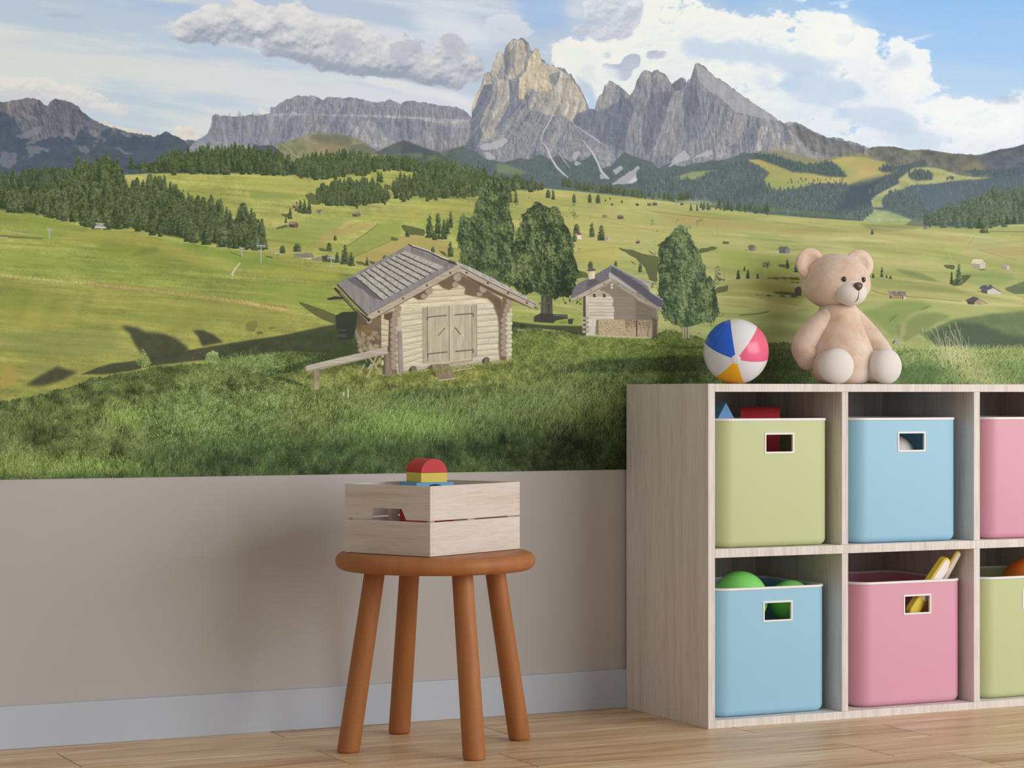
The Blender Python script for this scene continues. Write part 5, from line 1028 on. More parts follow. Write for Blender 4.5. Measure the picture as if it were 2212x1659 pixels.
    line(W([(805, 124), (840, 142), (1000, 195), (1130, 262), (1250, 300)]), [2, 3, 3.4, 3, 4], (70, 68, 66), .95); line(W([(840, 132), (1000, 185), (1140, 250), (1200, 275)]), 2.2, (214, 208, 196), .95)
    P(W([(1190, 270), (1255, 292), (1280, 325), (1180, 300)]), (74, 70, 68), .85)
    # right hand slope of the roof, seen edge on
    P(W([(1255, 290), (1365, 325), (1600, 440), (1845, 575), (2035, 690), (2010, 720), (1290, 345)]), (190, 182, 168), 1, 0, .14, NV2)
    for k in range(8):
        x = 1330 + k * 88; y = 322 + k * 46; line(W([(x, y), (x + 34, y + 22)]), 2.0, (140, 130, 116), .7)
    # barge boards
    P(W([(420, 795), (1260, 325), (1290, 335), (1285, 388), (1250, 402), (470, 835), (425, 838)]), (182, 166, 142), 1, 0, .14, NX2)
    line(W([(425, 790), (830, 570), (1255, 322)]), 1.4, (110, 104, 104), .8); line(W([(470, 838), (840, 630), (1282, 392)]), 1.6, (104, 84, 62), .8)
    P(W([(1285, 335), (1320, 345), (2010, 712), (1995, 735), (1960, 722), (1290, 388)]), (188, 170, 146), 1, 0, .12, NX2)
    line(W([(1295, 332), (1600, 495), (1840, 612), (2025, 700)]), 1.8, (96, 80, 66), .9); line(W([(1290, 390), (1640, 580), (1985, 735)]), 2.2, (112, 88, 62), .9)
    P(W([(1300, 392), (1640, 560), (1990, 735), (1900, 700), (1640, 600), (1420, 480)]), (104, 84, 64), .8)
    for x, y in ((525, 768), (757, 640), (985, 516), (1208, 398), (1365, 395), (1567, 494), (1760, 588), (1940, 682)): P(W([(x - 10, y - 12), (x + 8, y - 8), (x + 10, y + 8), (x - 6, y + 12), (x - 14, y)]), (104, 84, 66), .95)
    P(W([(2010, 712), (2035, 720), (2055, 752), (2000, 738)]), (140, 116, 92)); line(W([(2030, 700), (2062, 748)]), 1.3, (190, 186, 178), .9)
    # gutter
    line(W([(100, 540), (180, 625), (290, 745), (420, 840)]), [5, 6, 5, 5], (62, 56, 52), .95); line(W([(125, 505), (250, 640), (415, 805)]), 3.4, (74, 64, 56), .95); line(W([(150, 590), (290, 740), (405, 845)]), 1.6, (170, 164, 156), .8)
    P(W([(28, 640), (100, 620), (190, 628), (180, 645), (35, 655)]), (64, 56, 50)); disc(*W([(430, 855)])[0], 5.2, 5.2, (190, 178, 152)); disc(*W([(428, 845)])[0], 3.6, 4.4, (70, 60, 52))
    # beam, its post, saw buck, stakes
    P([(658, 792), (668, 788), (830, 750), (838, 760), (838, 765), (668, 803), (660, 801)], (186, 174, 152), 1, 0, .14, NX2); line([(660, 802), (838, 764)], 1.2, (122, 108, 84), .9); disc(658.5, 797, 2.6, 5.2, (126, 110, 86))
    P([(677, 797), (690, 795), (690, 838), (684, 842), (676, 838)], (158, 142, 112), 1, 0, .3, NV2); line([(677, 798), (677, 838)], 1.4, (104, 92, 66), .9)
    for a, b, w in (((796, 770), (825, 810), 4.2), ((814, 768), (793, 816), 4.2), ((788, 786), (775, 808), 3.2), ((822, 776), (812, 790), 4.), ((787, 772), (793, 782), 1.6)): line([a, b], w, (176, 160, 122), .95)
    line([(818, 773), (821, 778)], 4, (190, 140, 92), .9); line([(802, 786), (796, 797)], 4, (196, 192, 180), .8)
    line([(743, 846), (742, 856)], 3, (206, 196, 160)); line([(752, 841), (752, 860)], 2.6, (220, 212, 182))
    P([(1115, 710), (1130, 711), (1140, 715), (1118, 715)], (150, 146, 132), .8)
    # grass against the foot of the wall
    n = 900; x = _R.uniform(845, 1110, n); y = np.interp(x, [845, 870, 1080, 1110], [812, 806, 782, 776]) + _R.uniform(0, 8, n)
    blades(x, y, _R.uniform(2, 6, n), np.array([128, 138, 62]) + _R.normal(0, 20, (n, 1)), _R.normal(0, .4, n), .75)

def paint_hut_two():
    W = zk
    P(W([(430, 560), (470, 540), (780, 370), (1090, 570), (1330, 700), (1330, 1000), (1260, 1060), (620, 1040), (470, 1020)]), (186, 174, 152), 1)
    logs_h(W([(500, 560), (1060, 560), (1060, 830), (500, 830)]), 7, (208, 196, 172), (160, 146, 124)); logs_h(W([(1080, 600), (1270, 700), (1270, 840), (1080, 840)]), 4, (172, 156, 134), (132, 116, 96))
    P(W([(640, 490), (780, 385), (900, 460), (1060, 560), (520, 545)]), (176, 162, 136), 1, 0, .1); P(W([(620, 480), (780, 385), (1060, 560), (1100, 620), (1090, 840), (810, 835), (800, 780), (820, 700), (790, 650), (810, 590), (760, 530), (690, 490)]), (130, 116, 98), .82, soft=2, edge=.3)
    P(W([(1060, 580), (1330, 700), (1330, 850), (1080, 830)]), (112, 98, 82), .75, soft=2)
    # firewood
    P(W([(625, 840), (900, 830), (1265, 845), (1255, 1040), (625, 1020)]), (186, 162, 126), 1)
    s, m = poly(W([(628, 842), (900, 832), (1262, 848), (1215, 1035), (628, 1018)])); ys, xs = np.nonzero(m > .6); k = _R.randint(0, len(ys), 2600)
    dk = ((xs[k] + s[1].start + CX0 > 1180 + 940 / 5.53) & (ys[k] + s[0].start + CY0 < 540 + 920 / 5.53 + _R.normal(0, 5, len(k)))) | (xs[k] + s[1].start + CX0 > 1180 + 1200 / 5.53)
    c = np.array([(214, 190, 152), (196, 170, 132), (160, 132, 98), (108, 86, 64)])[_R.choice(4, len(k), p=[.38, .32, .2, .1])] * np.where(dk, .62, 1)[:, None]
    I[ys[k] + s[0].start, xs[k] + s[1].start] = c / 255
    P(W([(625, 1018), (1215, 1038), (1215, 1060), (625, 1040)]), (198, 186, 150)); line(W([(1078, 840), (1080, 1035)]), 2.2, (74, 62, 50), .9); P(W([(1055, 570), (1085, 575), (1082, 850), (1058, 850)]), (136, 120, 100), .9)
    P(W([(1265, 800), (1330, 830), (1325, 1000), (1310, 1060), (1265, 1060)]), (104, 88, 70), .95, soft=1); P(W([(1265, 1040), (1320, 1030), (1330, 1080), (1260, 1080)]), (70, 66, 46), .9, soft=1)
    # left corner and meter box
    P(W([(440, 560), (470, 545), (475, 1020), (440, 1010)]), (92, 80, 64)); P(W([(470, 540), (505, 535), (512, 830), (530, 1030), (478, 1022)]), (204, 192, 166), 1, 0, .12)
    for y in (800, 850, 905, 960): P(W([(432, y), (470, y + 4), (470, y + 32), (434, y + 30)]), (190, 178, 152), .9); P(W([(478, y + 2), (505, y + 2), (505, y + 28), (478, y + 28)]), (140, 126, 104), .7)
    P(W([(510, 822), (594, 822), (592, 912), (510, 912)]), (214, 206, 188)); line(W([(556, 830), (556, 908)]), .8, (176, 166, 148)); P(W([(530, 915), (580, 915), (575, 1026), (530, 1026)]), (210, 200, 176)); P(W([(595, 840), (625, 835), (625, 1020), (590, 1000)]), (128, 114, 90), .9)
    for x in (558, 676): P(W([(x, 525), (x + 36, 522), (x + 38, 562), (x, 568)]), (92, 80, 66)); P(W([(x + 32, 522), (x + 50, 516), (x + 48, 552), (x + 36, 562)]), (200, 186, 160))
    for y in (405, 440): P(W([(768, y), (796, y - 4), (798, y + 20), (770, y + 22)]), (214, 204, 184))
    # roofs
    P(W([(290, 585), (330, 450), (380, 400), (520, 330), (770, 190), (760, 340), (480, 500), (300, 600)]), (118, 112, 114), 1, 0, .14, NX2); P(W([(500, 350), (580, 340), (640, 380), (480, 470)]), (84, 80, 84), .7, soft=2)
    P(W([(762, 168), (800, 185), (1000, 290), (1130, 360), (1220, 430), (1250, 510), (1390, 600), (1400, 640), (1340, 690), (1090, 520), (780, 350), (750, 270)]), (128, 122, 124), 1, 0, .1, NX2)
    P(W([(780, 200), (900, 270), (1010, 330), (1140, 420), (1250, 510), (1390, 600), (1390, 690), (1300, 660), (1100, 500), (900, 350), (770, 260)]), (88, 86, 92), .85, soft=1, edge=.4); line(W([(765, 170), (900, 240), (1010, 300), (1130, 365), (1215, 430), (1245, 505), (1395, 600)]), 2.2, (178, 172, 166), .9)
    P(W([(750, 265), (790, 290), (1080, 500), (1060, 520), (770, 345), (745, 320)]), (186, 178, 168), .95)
    P(W([(285, 590), (480, 490), (775, 330), (780, 378), (620, 460), (470, 545), (290, 625)]), (188, 170, 146), 1, 0, .1); line(W([(290, 622), (480, 545), (780, 380)]), 1.4, (112, 94, 72), .8); P(W([(772, 330), (800, 345), (1090, 520), (1400, 720), (1380, 735), (1330, 700), (1080, 560), (780, 382)]), (160, 144, 124), 1, 0, .14)
    for x, y in ((375, 562), (535, 482), (695, 402), (853, 408), (1025, 508), (1190, 600)): P(W([(x - 8, y + 8), (x, y - 10), (x + 10, y + 8)]), (84, 70, 54), .95)
    P(W([(272, 585), (292, 588), (290, 622), (270, 612)]), (84, 72, 56))
    # chimney, far hut
    P(W([(508, 255), (580, 250), (578, 340), (510, 355)]), (214, 200, 158), 1, 0, .15); P(W([(555, 255), (580, 250), (578, 340), (556, 346)]), (236, 226, 190), .8); P(W([(498, 220), (575, 215), (580, 250), (500, 258)]), (112, 104, 100)); P(W([(482, 238), (600, 236), (590, 246), (490, 248)]), (84, 76, 70))
    P(W([(1125, 365), (1165, 345), (1268, 395), (1250, 430), (1190, 400)]), (166, 158, 146)); P(W([(1180, 395), (1250, 410), (1252, 432), (1215, 440)]), (190, 178, 150))
    n = 300; x = _R.uniform(1265, 1430, n); y = np.interp(x, [1265, 1400, 1430], [727, 734, 730]) + _R.uniform(0, 6, n); blades(x, y, _R.uniform(2, 5, n), np.array([124, 146, 62]) + _R.normal(0, 18, (n, 1)), _R.normal(0, .4, n), .75)

def make_mural_pixels():
    global I, NF, NM, NL, NX, NX2, NXS, NV, NV2, NC, NT, NP, NW, _SP, _RD
    NF = fbm(3, 3, 2); NM = fbm(14, 11, 4); NL = fbm(90, 46, 4); NX = fbm(190, 17, 5); NX2 = fbm(60, 3.5, 3); NXS = fbm(26, 3, 3)
    NV = fbm(17, 80, 5); NV2 = fbm(5, 24, 4); NP = fbm(46, 34, 6, .56); NW = fbm(210, 150, 1); NC = fbm(90, 52, 6, .56); NT = fbm(15, 21, 4, .62)
    til = lambda m, k: np.take_along_axis(m, (np.arange(CH)[:, None] - (k * np.arange(CW)).astype(int)[None, :]) % CH, 0)
    NX = til(NX, .085); NX2 = til(NX2, .07)
    _SP = tree_bank(12, 1.0, 'spruce'); _RD = tree_bank(12, .7, 'round')
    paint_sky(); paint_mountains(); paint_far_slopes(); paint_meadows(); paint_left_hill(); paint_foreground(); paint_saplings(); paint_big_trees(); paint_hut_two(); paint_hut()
    # fine paper-like grain and a touch less colour in the meadows
    lum = I.mean(2, keepdims=True); k = .08 * ss(330, 420, (np.arange(CH) + CY0)[:, None, None])
    I[:] = lum * k + I * (1 - k)
    return np.clip(I, 0, 1)

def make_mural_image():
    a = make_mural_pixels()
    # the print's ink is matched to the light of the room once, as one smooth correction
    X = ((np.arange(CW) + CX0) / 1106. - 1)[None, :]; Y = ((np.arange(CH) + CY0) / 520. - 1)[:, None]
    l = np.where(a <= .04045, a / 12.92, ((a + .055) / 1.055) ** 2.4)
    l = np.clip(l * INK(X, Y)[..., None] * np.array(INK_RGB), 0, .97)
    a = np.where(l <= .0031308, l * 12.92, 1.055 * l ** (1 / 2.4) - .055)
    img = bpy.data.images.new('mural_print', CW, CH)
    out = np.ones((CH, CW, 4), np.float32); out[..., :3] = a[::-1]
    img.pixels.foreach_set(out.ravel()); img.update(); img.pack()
    return img

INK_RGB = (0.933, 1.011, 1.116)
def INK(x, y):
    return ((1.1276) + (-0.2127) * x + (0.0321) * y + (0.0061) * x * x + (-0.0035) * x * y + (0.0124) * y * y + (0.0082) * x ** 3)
# ------------------------------------------------------------------ the room
X0, X1 = -1.6, 7.2
m_wall = mat('painted_plaster', (222, 208, 200), 0.85, 0.2)
_v = coord(m_wall, (1, 1, 1))
_f = noise(m_wall, _v, 2.2, 5, 0.6)
setcol(m_wall, ramp(m_wall, _f, [(0.25, (183, 180, 178)), (0.75, (191, 188, 186))]))
bump(m_wall, noise(m_wall, _v, 160, 3), 0.04, 0.001)
bm = bmesh.new(); box(bm, X0, X1, WALL_Y, WALL_Y + 0.12, 0, 2.62)
struct(finish(bm, 'wall_back', m_wall))

m_base = mat('baseboard_paint', (188, 197, 210), 0.45, 0.35)
bm = bmesh.new(); box(bm, X0, X1, BOARD_Y, WALL_Y, 0, 0.0945)
struct(finish(bm, 'baseboard_back', m_base, bevel=0.002))

# oak planks: 0.204 m wide, about a metre long, each with its own tone
m_floor = mat('oak_planks', (190, 150, 110), 0.42, 0.35)
nt, N, L, b = nodes(m_floor)
at = N.new('ShaderNodeAttribute'); at.attribute_name = 'tone'
tc = N.new('ShaderNodeTexCoord')
mp = N.new('ShaderNodeMapping'); mp.inputs['Scale'].default_value = (1.3, 17, 1)
ad = N.new('ShaderNodeVectorMath'); ad.operation = 'ADD'
L.new(tc.outputs['Object'], mp.inputs['Vector'])
sc = N.new('ShaderNodeVectorMath'); sc.operation = 'SCALE'; sc.inputs['Scale'].default_value = 37.0
L.new(at.outputs['Color'], sc.inputs[0]); L.new(mp.outputs['Vector'], ad.inputs[0]); L.new(sc.outputs[0], ad.inputs[1])
g = noise(m_floor, ad.outputs[0], 1.0, 7, 0.62, 0.5)
c = ramp(m_floor, g, [(0.26, (168, 128, 88)), (0.42, (219, 184, 143)), (0.56, (234, 206, 168)), (0.75, (241, 221, 190))])
mp2 = N.new('ShaderNodeMapping'); mp2.inputs['Scale'].default_value = (9, 150, 1)
L.new(ad.outputs[0], mp2.inputs['Vector'])
mp2.inputs['Scale'].default_value = (5, 9, 1)
g2 = noise(m_floor, mp2.outputs['Vector'], 1.0, 4, 0.6)
c = mix(m_floor, 0.55, c, ramp(m_floor, g2, [(0.34, (182, 160, 140)), (0.6, (255, 255, 255))]), 'MULTIPLY')
# knots: sparse dark ovals along the grain
mp3 = N.new('ShaderNodeMapping'); mp3.inputs['Scale'].default_value = (2.6, 0.55, 1)
L.new(ad.outputs[0], mp3.inputs['Vector'])
vo = N.new('ShaderNodeTexVoronoi'); vo.inputs['Scale'].default_value = 1.0
L.new(mp3.outputs['Vector'], vo.inputs['Vector'])
c = mix(m_floor, ramp(m_floor, vo.outputs['Distance'], [(0.0, (200, 200, 200)), (0.06, (120, 120, 120)), (0.16, (0, 0, 0))]), c, rgb(96, 66, 44))
hs = N.new('ShaderNodeHueSaturation'); L.new(c, hs.inputs['Color'])
mr = N.new('ShaderNodeMapRange'); mr.inputs['To Min'].default_value = 0.9; mr.inputs['To Max'].default_value = 1.1
L.new(at.outputs['Fac'], mr.inputs['Value']); L.new(mr.outputs[0], hs.inputs['Value'])
setcol(m_floor, hs.outputs['Color'])
bump(m_floor, g2, 0.05, 0.001)
m_gap = mat('plank_gap', (70, 48, 32), 0.8)
bm = bmesh.new()
cl = bm.loops.layers.color.new('tone')
rnd = random.Random(5)
row_joint = {0: 2.089, 1: 1.749, 2: 1.230, 3: 1.751, -1: 2.838, -2: 2.972}
G = 0.0011
for row in range(-22, 4):
    ya = 4.2335 + 0.2041 * row; yb = ya + 0.2041
    off = row_joint.get(row, rnd.uniform(0, 1))
    x = off - 0.994 * math.ceil((off - X0) / 0.994)
    while x < X1:
        xa, xb = max(x, X0), min(x + 0.994, X1)
        t = rnd.random()
        e = 0.0012
        ys, ye = ya + G, min(yb - G, 5.06)
        o = [bm.verts.new(p) for p in ((xa + G, ys, -e), (xb - G, ys, -e), (xb - G, ye, -e), (xa + G, ye, -e))]
        i = [bm.verts.new(p) for p in ((xa + G + e, ys + e, 0), (xb - G - e, ys + e, 0), (xb - G - e, ye - e, 0), (xa + G + e, ye - e, 0))]
        fs = [bm.faces.new(i)] + [bm.faces.new((o[k], o[(k + 1) % 4], i[(k + 1) % 4], i[k])) for k in range(4)]
        for f in fs:
            for lp in f.loops: lp[cl] = (t, (t * 7.3) % 1, (t * 3.7) % 1, 1)
        x += 0.994
fv = [bm.verts.new(p) for p in ((X0, -0.26, -0.0012), (X1, -0.26, -0.0012), (X1, 5.06, -0.0012), (X0, 5.06, -0.0012))]
f = bm.faces.new(fv); f.material_index = 1
box(bm, X0, X1, -0.26, 5.06, -0.06, -0.0013)
struct(finish(bm, 'floor', [m_floor, m_gap]))

# ------------------------------------------------------------------ the printed mural
m_mural = mat('mural_print', (120, 150, 90), 0.75, 0.15)
nt, N, L, b = nodes(m_mural)
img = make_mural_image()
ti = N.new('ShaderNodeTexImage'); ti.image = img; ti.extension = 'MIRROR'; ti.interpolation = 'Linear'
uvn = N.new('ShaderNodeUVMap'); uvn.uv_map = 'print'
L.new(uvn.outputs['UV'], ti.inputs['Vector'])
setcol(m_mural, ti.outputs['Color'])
bm = bmesh.new()
uvl = bm.loops.layers.uv.new('print')
MX0, MX1, MZ0, MZ1 = -0.2, 5.2, 0.589, 2.6
nx, nz = 108, 40
YM = WALL_Y - 0.0012
ca, sa = math.cos(HEAD), math.sin(HEAD)
def print_uv(x, z):
    d = x * sa + YM * ca
    u = 1106 + PXF * (x * ca - YM * sa) / d; v = 850 - PXF * (z - EYE) / d
    return ((u - CX0) / CW, 1 - (v - CY0) / CH)
gv = [[bm.verts.new((MX0 + (MX1 - MX0) * i / nx, YM, MZ0 + (MZ1 - MZ0) * j / nz)) for i in range(nx + 1)] for j in range(nz + 1)]
bv = [bm.verts.new(p) for p in ((MX0, WALL_Y, MZ0), (MX1, WALL_Y, MZ0), (MX1, WALL_Y, MZ1), (MX0, WALL_Y, MZ1))]
for j in range(nz):
    for i in range(nx):
        f = bm.faces.new((gv[j][i], gv[j][i + 1], gv[j + 1][i + 1], gv[j + 1][i]))
        for lp in f.loops: lp[uvl].uv = print_uv(lp.vert.co.x, lp.vert.co.z)
e = bm.faces.new([gv[0][i] for i in range(nx, -1, -1)] + [bv[0], bv[1]])
for lp in e.loops: lp[uvl].uv = print_uv(lp.vert.co.x, lp.vert.co.z)
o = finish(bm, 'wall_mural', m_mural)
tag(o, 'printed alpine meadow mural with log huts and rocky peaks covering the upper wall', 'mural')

# ------------------------------------------------------------------ cube shelf
m_ash = wood('whitewashed_ash', [(0.25, (209, 198, 189)), (0.5, (227, 221, 217)), (0.75, (233, 229, 226))], (45, 45, 2.0), streak=0.26)
FY, BY = 4.536, 4.9325
shelf = thing('cube_shelf', (2.676, FY, 0), 'pale whitewashed wooden cube shelf holding six colourful storage bins', 'shelf')
def board(name, x0, x1, y0, y1, z0, z1, m=None, bv=0.0008):
    bm = bmesh.new(); box(bm, x0 - 2.676, x1 - 2.676, y0 - FY, y1 - FY, z0, z1)
    return finish(bm, name, m or m_ash, shelf, bevel=bv)
CELLS = [(2.6945, 3.0457), (3.0635, 3.4323), (3.4505, 3.8017)]
board('side_panel', 2.676, 2.6945, FY, BY, 0, 0.8)
board('side_panel', 3.8017, 3.8202, FY, BY, 0, 0.8)
board('top_board', 2.6948, 3.8014, FY, BY, 0.781, 0.7998)
board('middle_shelf', 2.6948, 3.8014, FY + 0.0004, BY, 0.3955, 0.4158)
board('bottom_board', 2.6948, 3.8014, FY + 0.0004, BY, 0.0, 0.0185)
for a, b_ in ((3.0457, 3.0635), (3.4323, 3.4505)):
    board('divider', a, b_, FY + 0.0008, BY, 0.4160, 0.7808)
    board('divider', a, b_, FY + 0.0008, BY, 0.0187, 0.3953)
board('back_panel', 2.6948, 3.8014, BY - 0.006, BY - 0.0008, 0.0187, 0.7808)

# ------------------------------------------------------------------ storage bins
m_rim = mat('white_plastic_trim', (236, 234, 236), 0.4)
def bin_mat(name, c):
    m = mat(name, c, 0.42, 0.4)
    bump(m, noise(m, coord(m, (1, 1, 1)), 400, 2), 0.02, 0.0005)
    return m
m_yel = bin_mat('lime_yellow_plastic', (193, 203, 154))
m_blu = bin_mat('sky_blue_plastic', (152, 200, 226))
m_pnk = bin_mat('rose_pink_plastic', (218, 159, 180))
m_side = bin_mat('pale_grey_plastic', (205, 203, 200))
BW, BD, BH, BR = 0.315, 0.30, 0.300, 0.042
def rrect(w, d, r, inset, hx):
    """outline from the front left, counter clockwise; front edge carries the handle columns"""
    hw, hd = w / 2 - inset, d / 2 - inset; r = max(r - inset, 0.004)
    pts = [(-hw + r, -hd)]
    pts += [(hx[0], -hd), (hx[1], -hd)]
    for cx, cy, a0 in ((hw - r, -hd + r, -90), (hw - r, hd - r, 0), (-hw + r, hd - r, 90), (-hw + r, -hd + r, 180)):
        for k in range(0, 9):
            a = math.radians(a0 + 90 * k / 8)
            p = (cx + r * math.cos(a), cy + r * math.sin(a))
            if math.dist(p, pts[-1]) > 1e-5 and math.dist(p, pts[0]) > 1e-5: pts.append(p)
    return pts
def make_bin(x, y, z, m, label, hc, cat='storage bin', grey_left=False):
    """x, y: centre of the front face; hc: handle centre offset"""
    t = thing('storage_bin', (x, y + BD / 2, z), label, cat, 'storage bins in the cube shelf')
    hx = (hc - 0.037, hc + 0.037); hz = (0.2235, 0.2645)
    bm = bmesh.new()
    TH = 0.004
    lev = []
    fr = 0.016
    for k in range(0, 7):
        a = math.radians(90 * k / 6)
        lev.append((fr * (1 - math.sin(a)), fr * (1 - math.cos(a))))
    lev += [(0, hz[0]), (0, hz[1]), (0, BH)]
    inner = [(TH, BH), (TH, hz[1]), (TH, hz[0]), (TH, 0.012)]
    rings = []
    for ins, zz in lev + inner:
        rings.append([bm.verts.new((px, py, zz)) for px, py in rrect(BW, BD, BR, ins, hx)])
    n = len(rings[0])
    for ri, (A, B) in enumerate(zip(rings, rings[1:])):
        za, zb = sorted((A[0].co.z, B[0].co.z))
        for i in range(n):
            j = (i + 1) % n
            if i == 1 and abs(za - hz[0]) < 1e-6 and abs(zb - hz[1]) < 1e-6: continue
            f = bm.faces.new((A[i], A[j], B[j], B[i]))
            if grey_left and (A[i].co.x + A[j].co.x) / 2 < -BW / 2 + 0.004: f.material_index = 1
    bm.faces.new(rings[0][::-1]); bm.faces.new(rings[-1])
    ro, ri_ = rings[6 + 1], rings[6 + 2]
    # close the thickness round the handle opening
    o_lo, o_hi = rings[7], rings[8]; i_hi, i_lo = rings[11], rings[12]
    for a1, a2, b1, b2 in ((o_lo[1], o_lo[2], i_lo[1], i_lo[2]), (o_hi[1], o_hi[2], i_hi[1], i_hi[2]),
                           (o_lo[1], o_hi[1], i_lo[1], i_hi[1]), (o_lo[2], o_hi[2], i_lo[2], i_hi[2])):
        bm.faces.new((a1, a2, b2, b1))
    finish(bm, 'bin_body', [m, m_side], t, smooth=40)
    # rim
    bm = bmesh.new()
    prof = [(-0.0018, BH - 0.003), (-0.0022, BH - 0.0005), (-0.0018, BH + 0.0022), (0.001, BH + 0.003), (0.0045, BH + 0.0025), (0.0052, BH), (0.0048, BH - 0.003)]
    rg = [[bm.verts.new((px, py, zz)) for px, py in rrect(BW, BD, BR, ins, hx)] for ins, zz in prof]
    for A, B in zip(rg, rg[1:] + rg[:1]):
        for i in range(n):
            j = (i + 1) % n
            bm.faces.new((A[i], A[j], B[j], B[i]))
    finish(bm, 'rim', m_rim, t, smooth=50)
    # handle frame
    bm = bmesh.new()
    y0, y1 = -BD / 2 - 0.0016, -BD / 2 + TH + 0.001
    q = 0.0042
    O = [(hx[0] - q, hz[0] - q), (hx[1] + q, hz[0] - q), (hx[1] + q, hz[1] + q), (hx[0] - q, hz[1] + q)]
    I = [(hx[0] + .0006, hz[0] + .0006), (hx[1] - .0006, hz[0] + .0006), (hx[1] - .0006, hz[1] - .0006), (hx[0] + .0006, hz[1] - .0006)]
    vo = [[bm.verts.new((px, yy, pz)) for px, pz in O] for yy in (y0, y1)]
    vi = [[bm.verts.new((px, yy, pz)) for px, pz in I] for yy in (y0, y1)]
    for k in range(4):
        j = (k + 1) % 4
        bm.faces.new((vo[0][k], vo[0][j], vi[0][j], vi[0][k])); bm.faces.new((vo[1][k], vi[1][k], vi[1][j], vo[1][j]))
        bm.faces.new((vo[0][k], vo[1][k], vo[1][j], vo[0][j])); bm.faces.new((vi[0][k], vi[0][j], vi[1][j], vi[1][k]))
    finish(bm, 'handle_frame', m_rim, t, bevel=0.0012)
    return t
ZU, ZL = 0.4160, 0.0187
make_bin(3.0285 - BW / 2, 4.554, ZU, m_yel, 'lime yellow storage bin in the top row under the beach ball', 0.010)
make_bin(3.4045 - BW / 2, 4.554, ZU, m_blu, 'light blue storage bin in the top row below the teddy bear', 0.0120)
make_bin(3.479 + BW / 2, 4.554, ZU, m_pnk, 'pink storage bin cut by the right edge in the top row', 0.01, grey_left=True)
make_bin(3.0255 - BW / 2, 4.562, ZL, m_blu, 'light blue storage bin with green balls in the bottom row', 0.0135)
make_bin(3.4235 - BW / 2, 4.562, ZL, m_pnk, 'pink storage bin with yellow toy sticks in the bottom row', 0.0155)
make_bin(3.474 + BW / 2, 4.562, ZL, m_yel, 'lime yellow storage bin with orange ball at bottom right', 0.01)

# ------------------------------------------------------------------ things in the bins
FWD = Vector((math.sin(HEAD), math.cos(HEAD), 0)); RGT = Vector((math.cos(HEAD), -math.sin(HEAD), 0))
def ball(name, c, r, m, label, cat='ball', group=None):
    bm = bmesh.new(); ellipsoid(bm, (0, 0, 0), (r, r, r), 48, 32)
    o = finish(bm, name, m, smooth=180, loc=c)
    return tag(o, label, cat, group)
def along(u, v, y):
    d = FWD + RGT * ((u - 1106) / PXF) + Vector((0, 0, (850 - v) / PXF))
    return Vector((0, 0, EYE)) + d * (y / d.y)
m_green = mat('green_plastic_ball', (140, 232, 122), 0.45, 0.35)
m_white = mat('white_plastic_ball', (236, 232, 228), 0.45, 0.35)
m_orange = mat('orange_rubber_ball', (226, 122, 48), 0.5, 0.35)
ball('toy_ball', along(1599, 1293.5, 4.638), 0.0660, m_green, 'large bright green ball rising above rim of lower blue bin')
ball('toy_ball', along(1708, 1300, 4.636), 0.0525, m_green, 'lower green ball seen through the lower blue bin handle')
ball('toy_ball', along(1926, 992, 4.64), 0.0605, m_white, 'white ball seen through the upper blue bin handle')
ball('toy_ball', along(2225, 1269, 4.645), 0.0765, m_orange, 'orange ball in the lower yellow bin at right edge')

m_blk_blue = mat('blue_block_paint', (112, 172, 226), 0.5, 0.3)
m_blk_red = mat('red_block_paint', (204, 62, 70), 0.5, 0.3)
m_blk_yel = mat('yellow_block_paint', (226, 204, 96), 0.5, 0.3)
# blue prism, ridge running back
p = along(1568.5, 869, 4.66)
bm = bmesh.new()
hh, hw = 0.058, 0.0345
prism(bm, [(-hw, 0), (hw, 0), (0, hh)], lambda u, v, t: (u, t, v), 0, 0.10)
o = finish(bm, 'toy_block', m_blk_blue, bevel=0.001, loc=(p.x, p.y, p.z - hh))
tag(o, 'blue triangular wooden block peeking from upper yellow bin', 'toy block')
# red block with a rounded top
p = along(1640, 879, 4.70)
bm = bmesh.new()
pr = [(0, -0.11), (0.0, -0.045)] + [(0.045 - 0.045 * math.cos(a), -0.045 + 0.045 * math.sin(a)) for a in [math.pi * k / 24 for k in range(1, 24)]] + [(0.09, -0.045), (0.09, -0.11)]
prism(bm, pr, lambda u, v, t: (t, u, v), -0.047, 0.047)
o = finish(bm, 'toy_block', m_blk_red, smooth=30, loc=(p.x - 0.016, p.y - 0.03, p.z))
o.rotation_euler = (0, 0, math.radians(-32))
tag(o, 'red round-topped wooden block peeking from upper yellow bin', 'toy block')
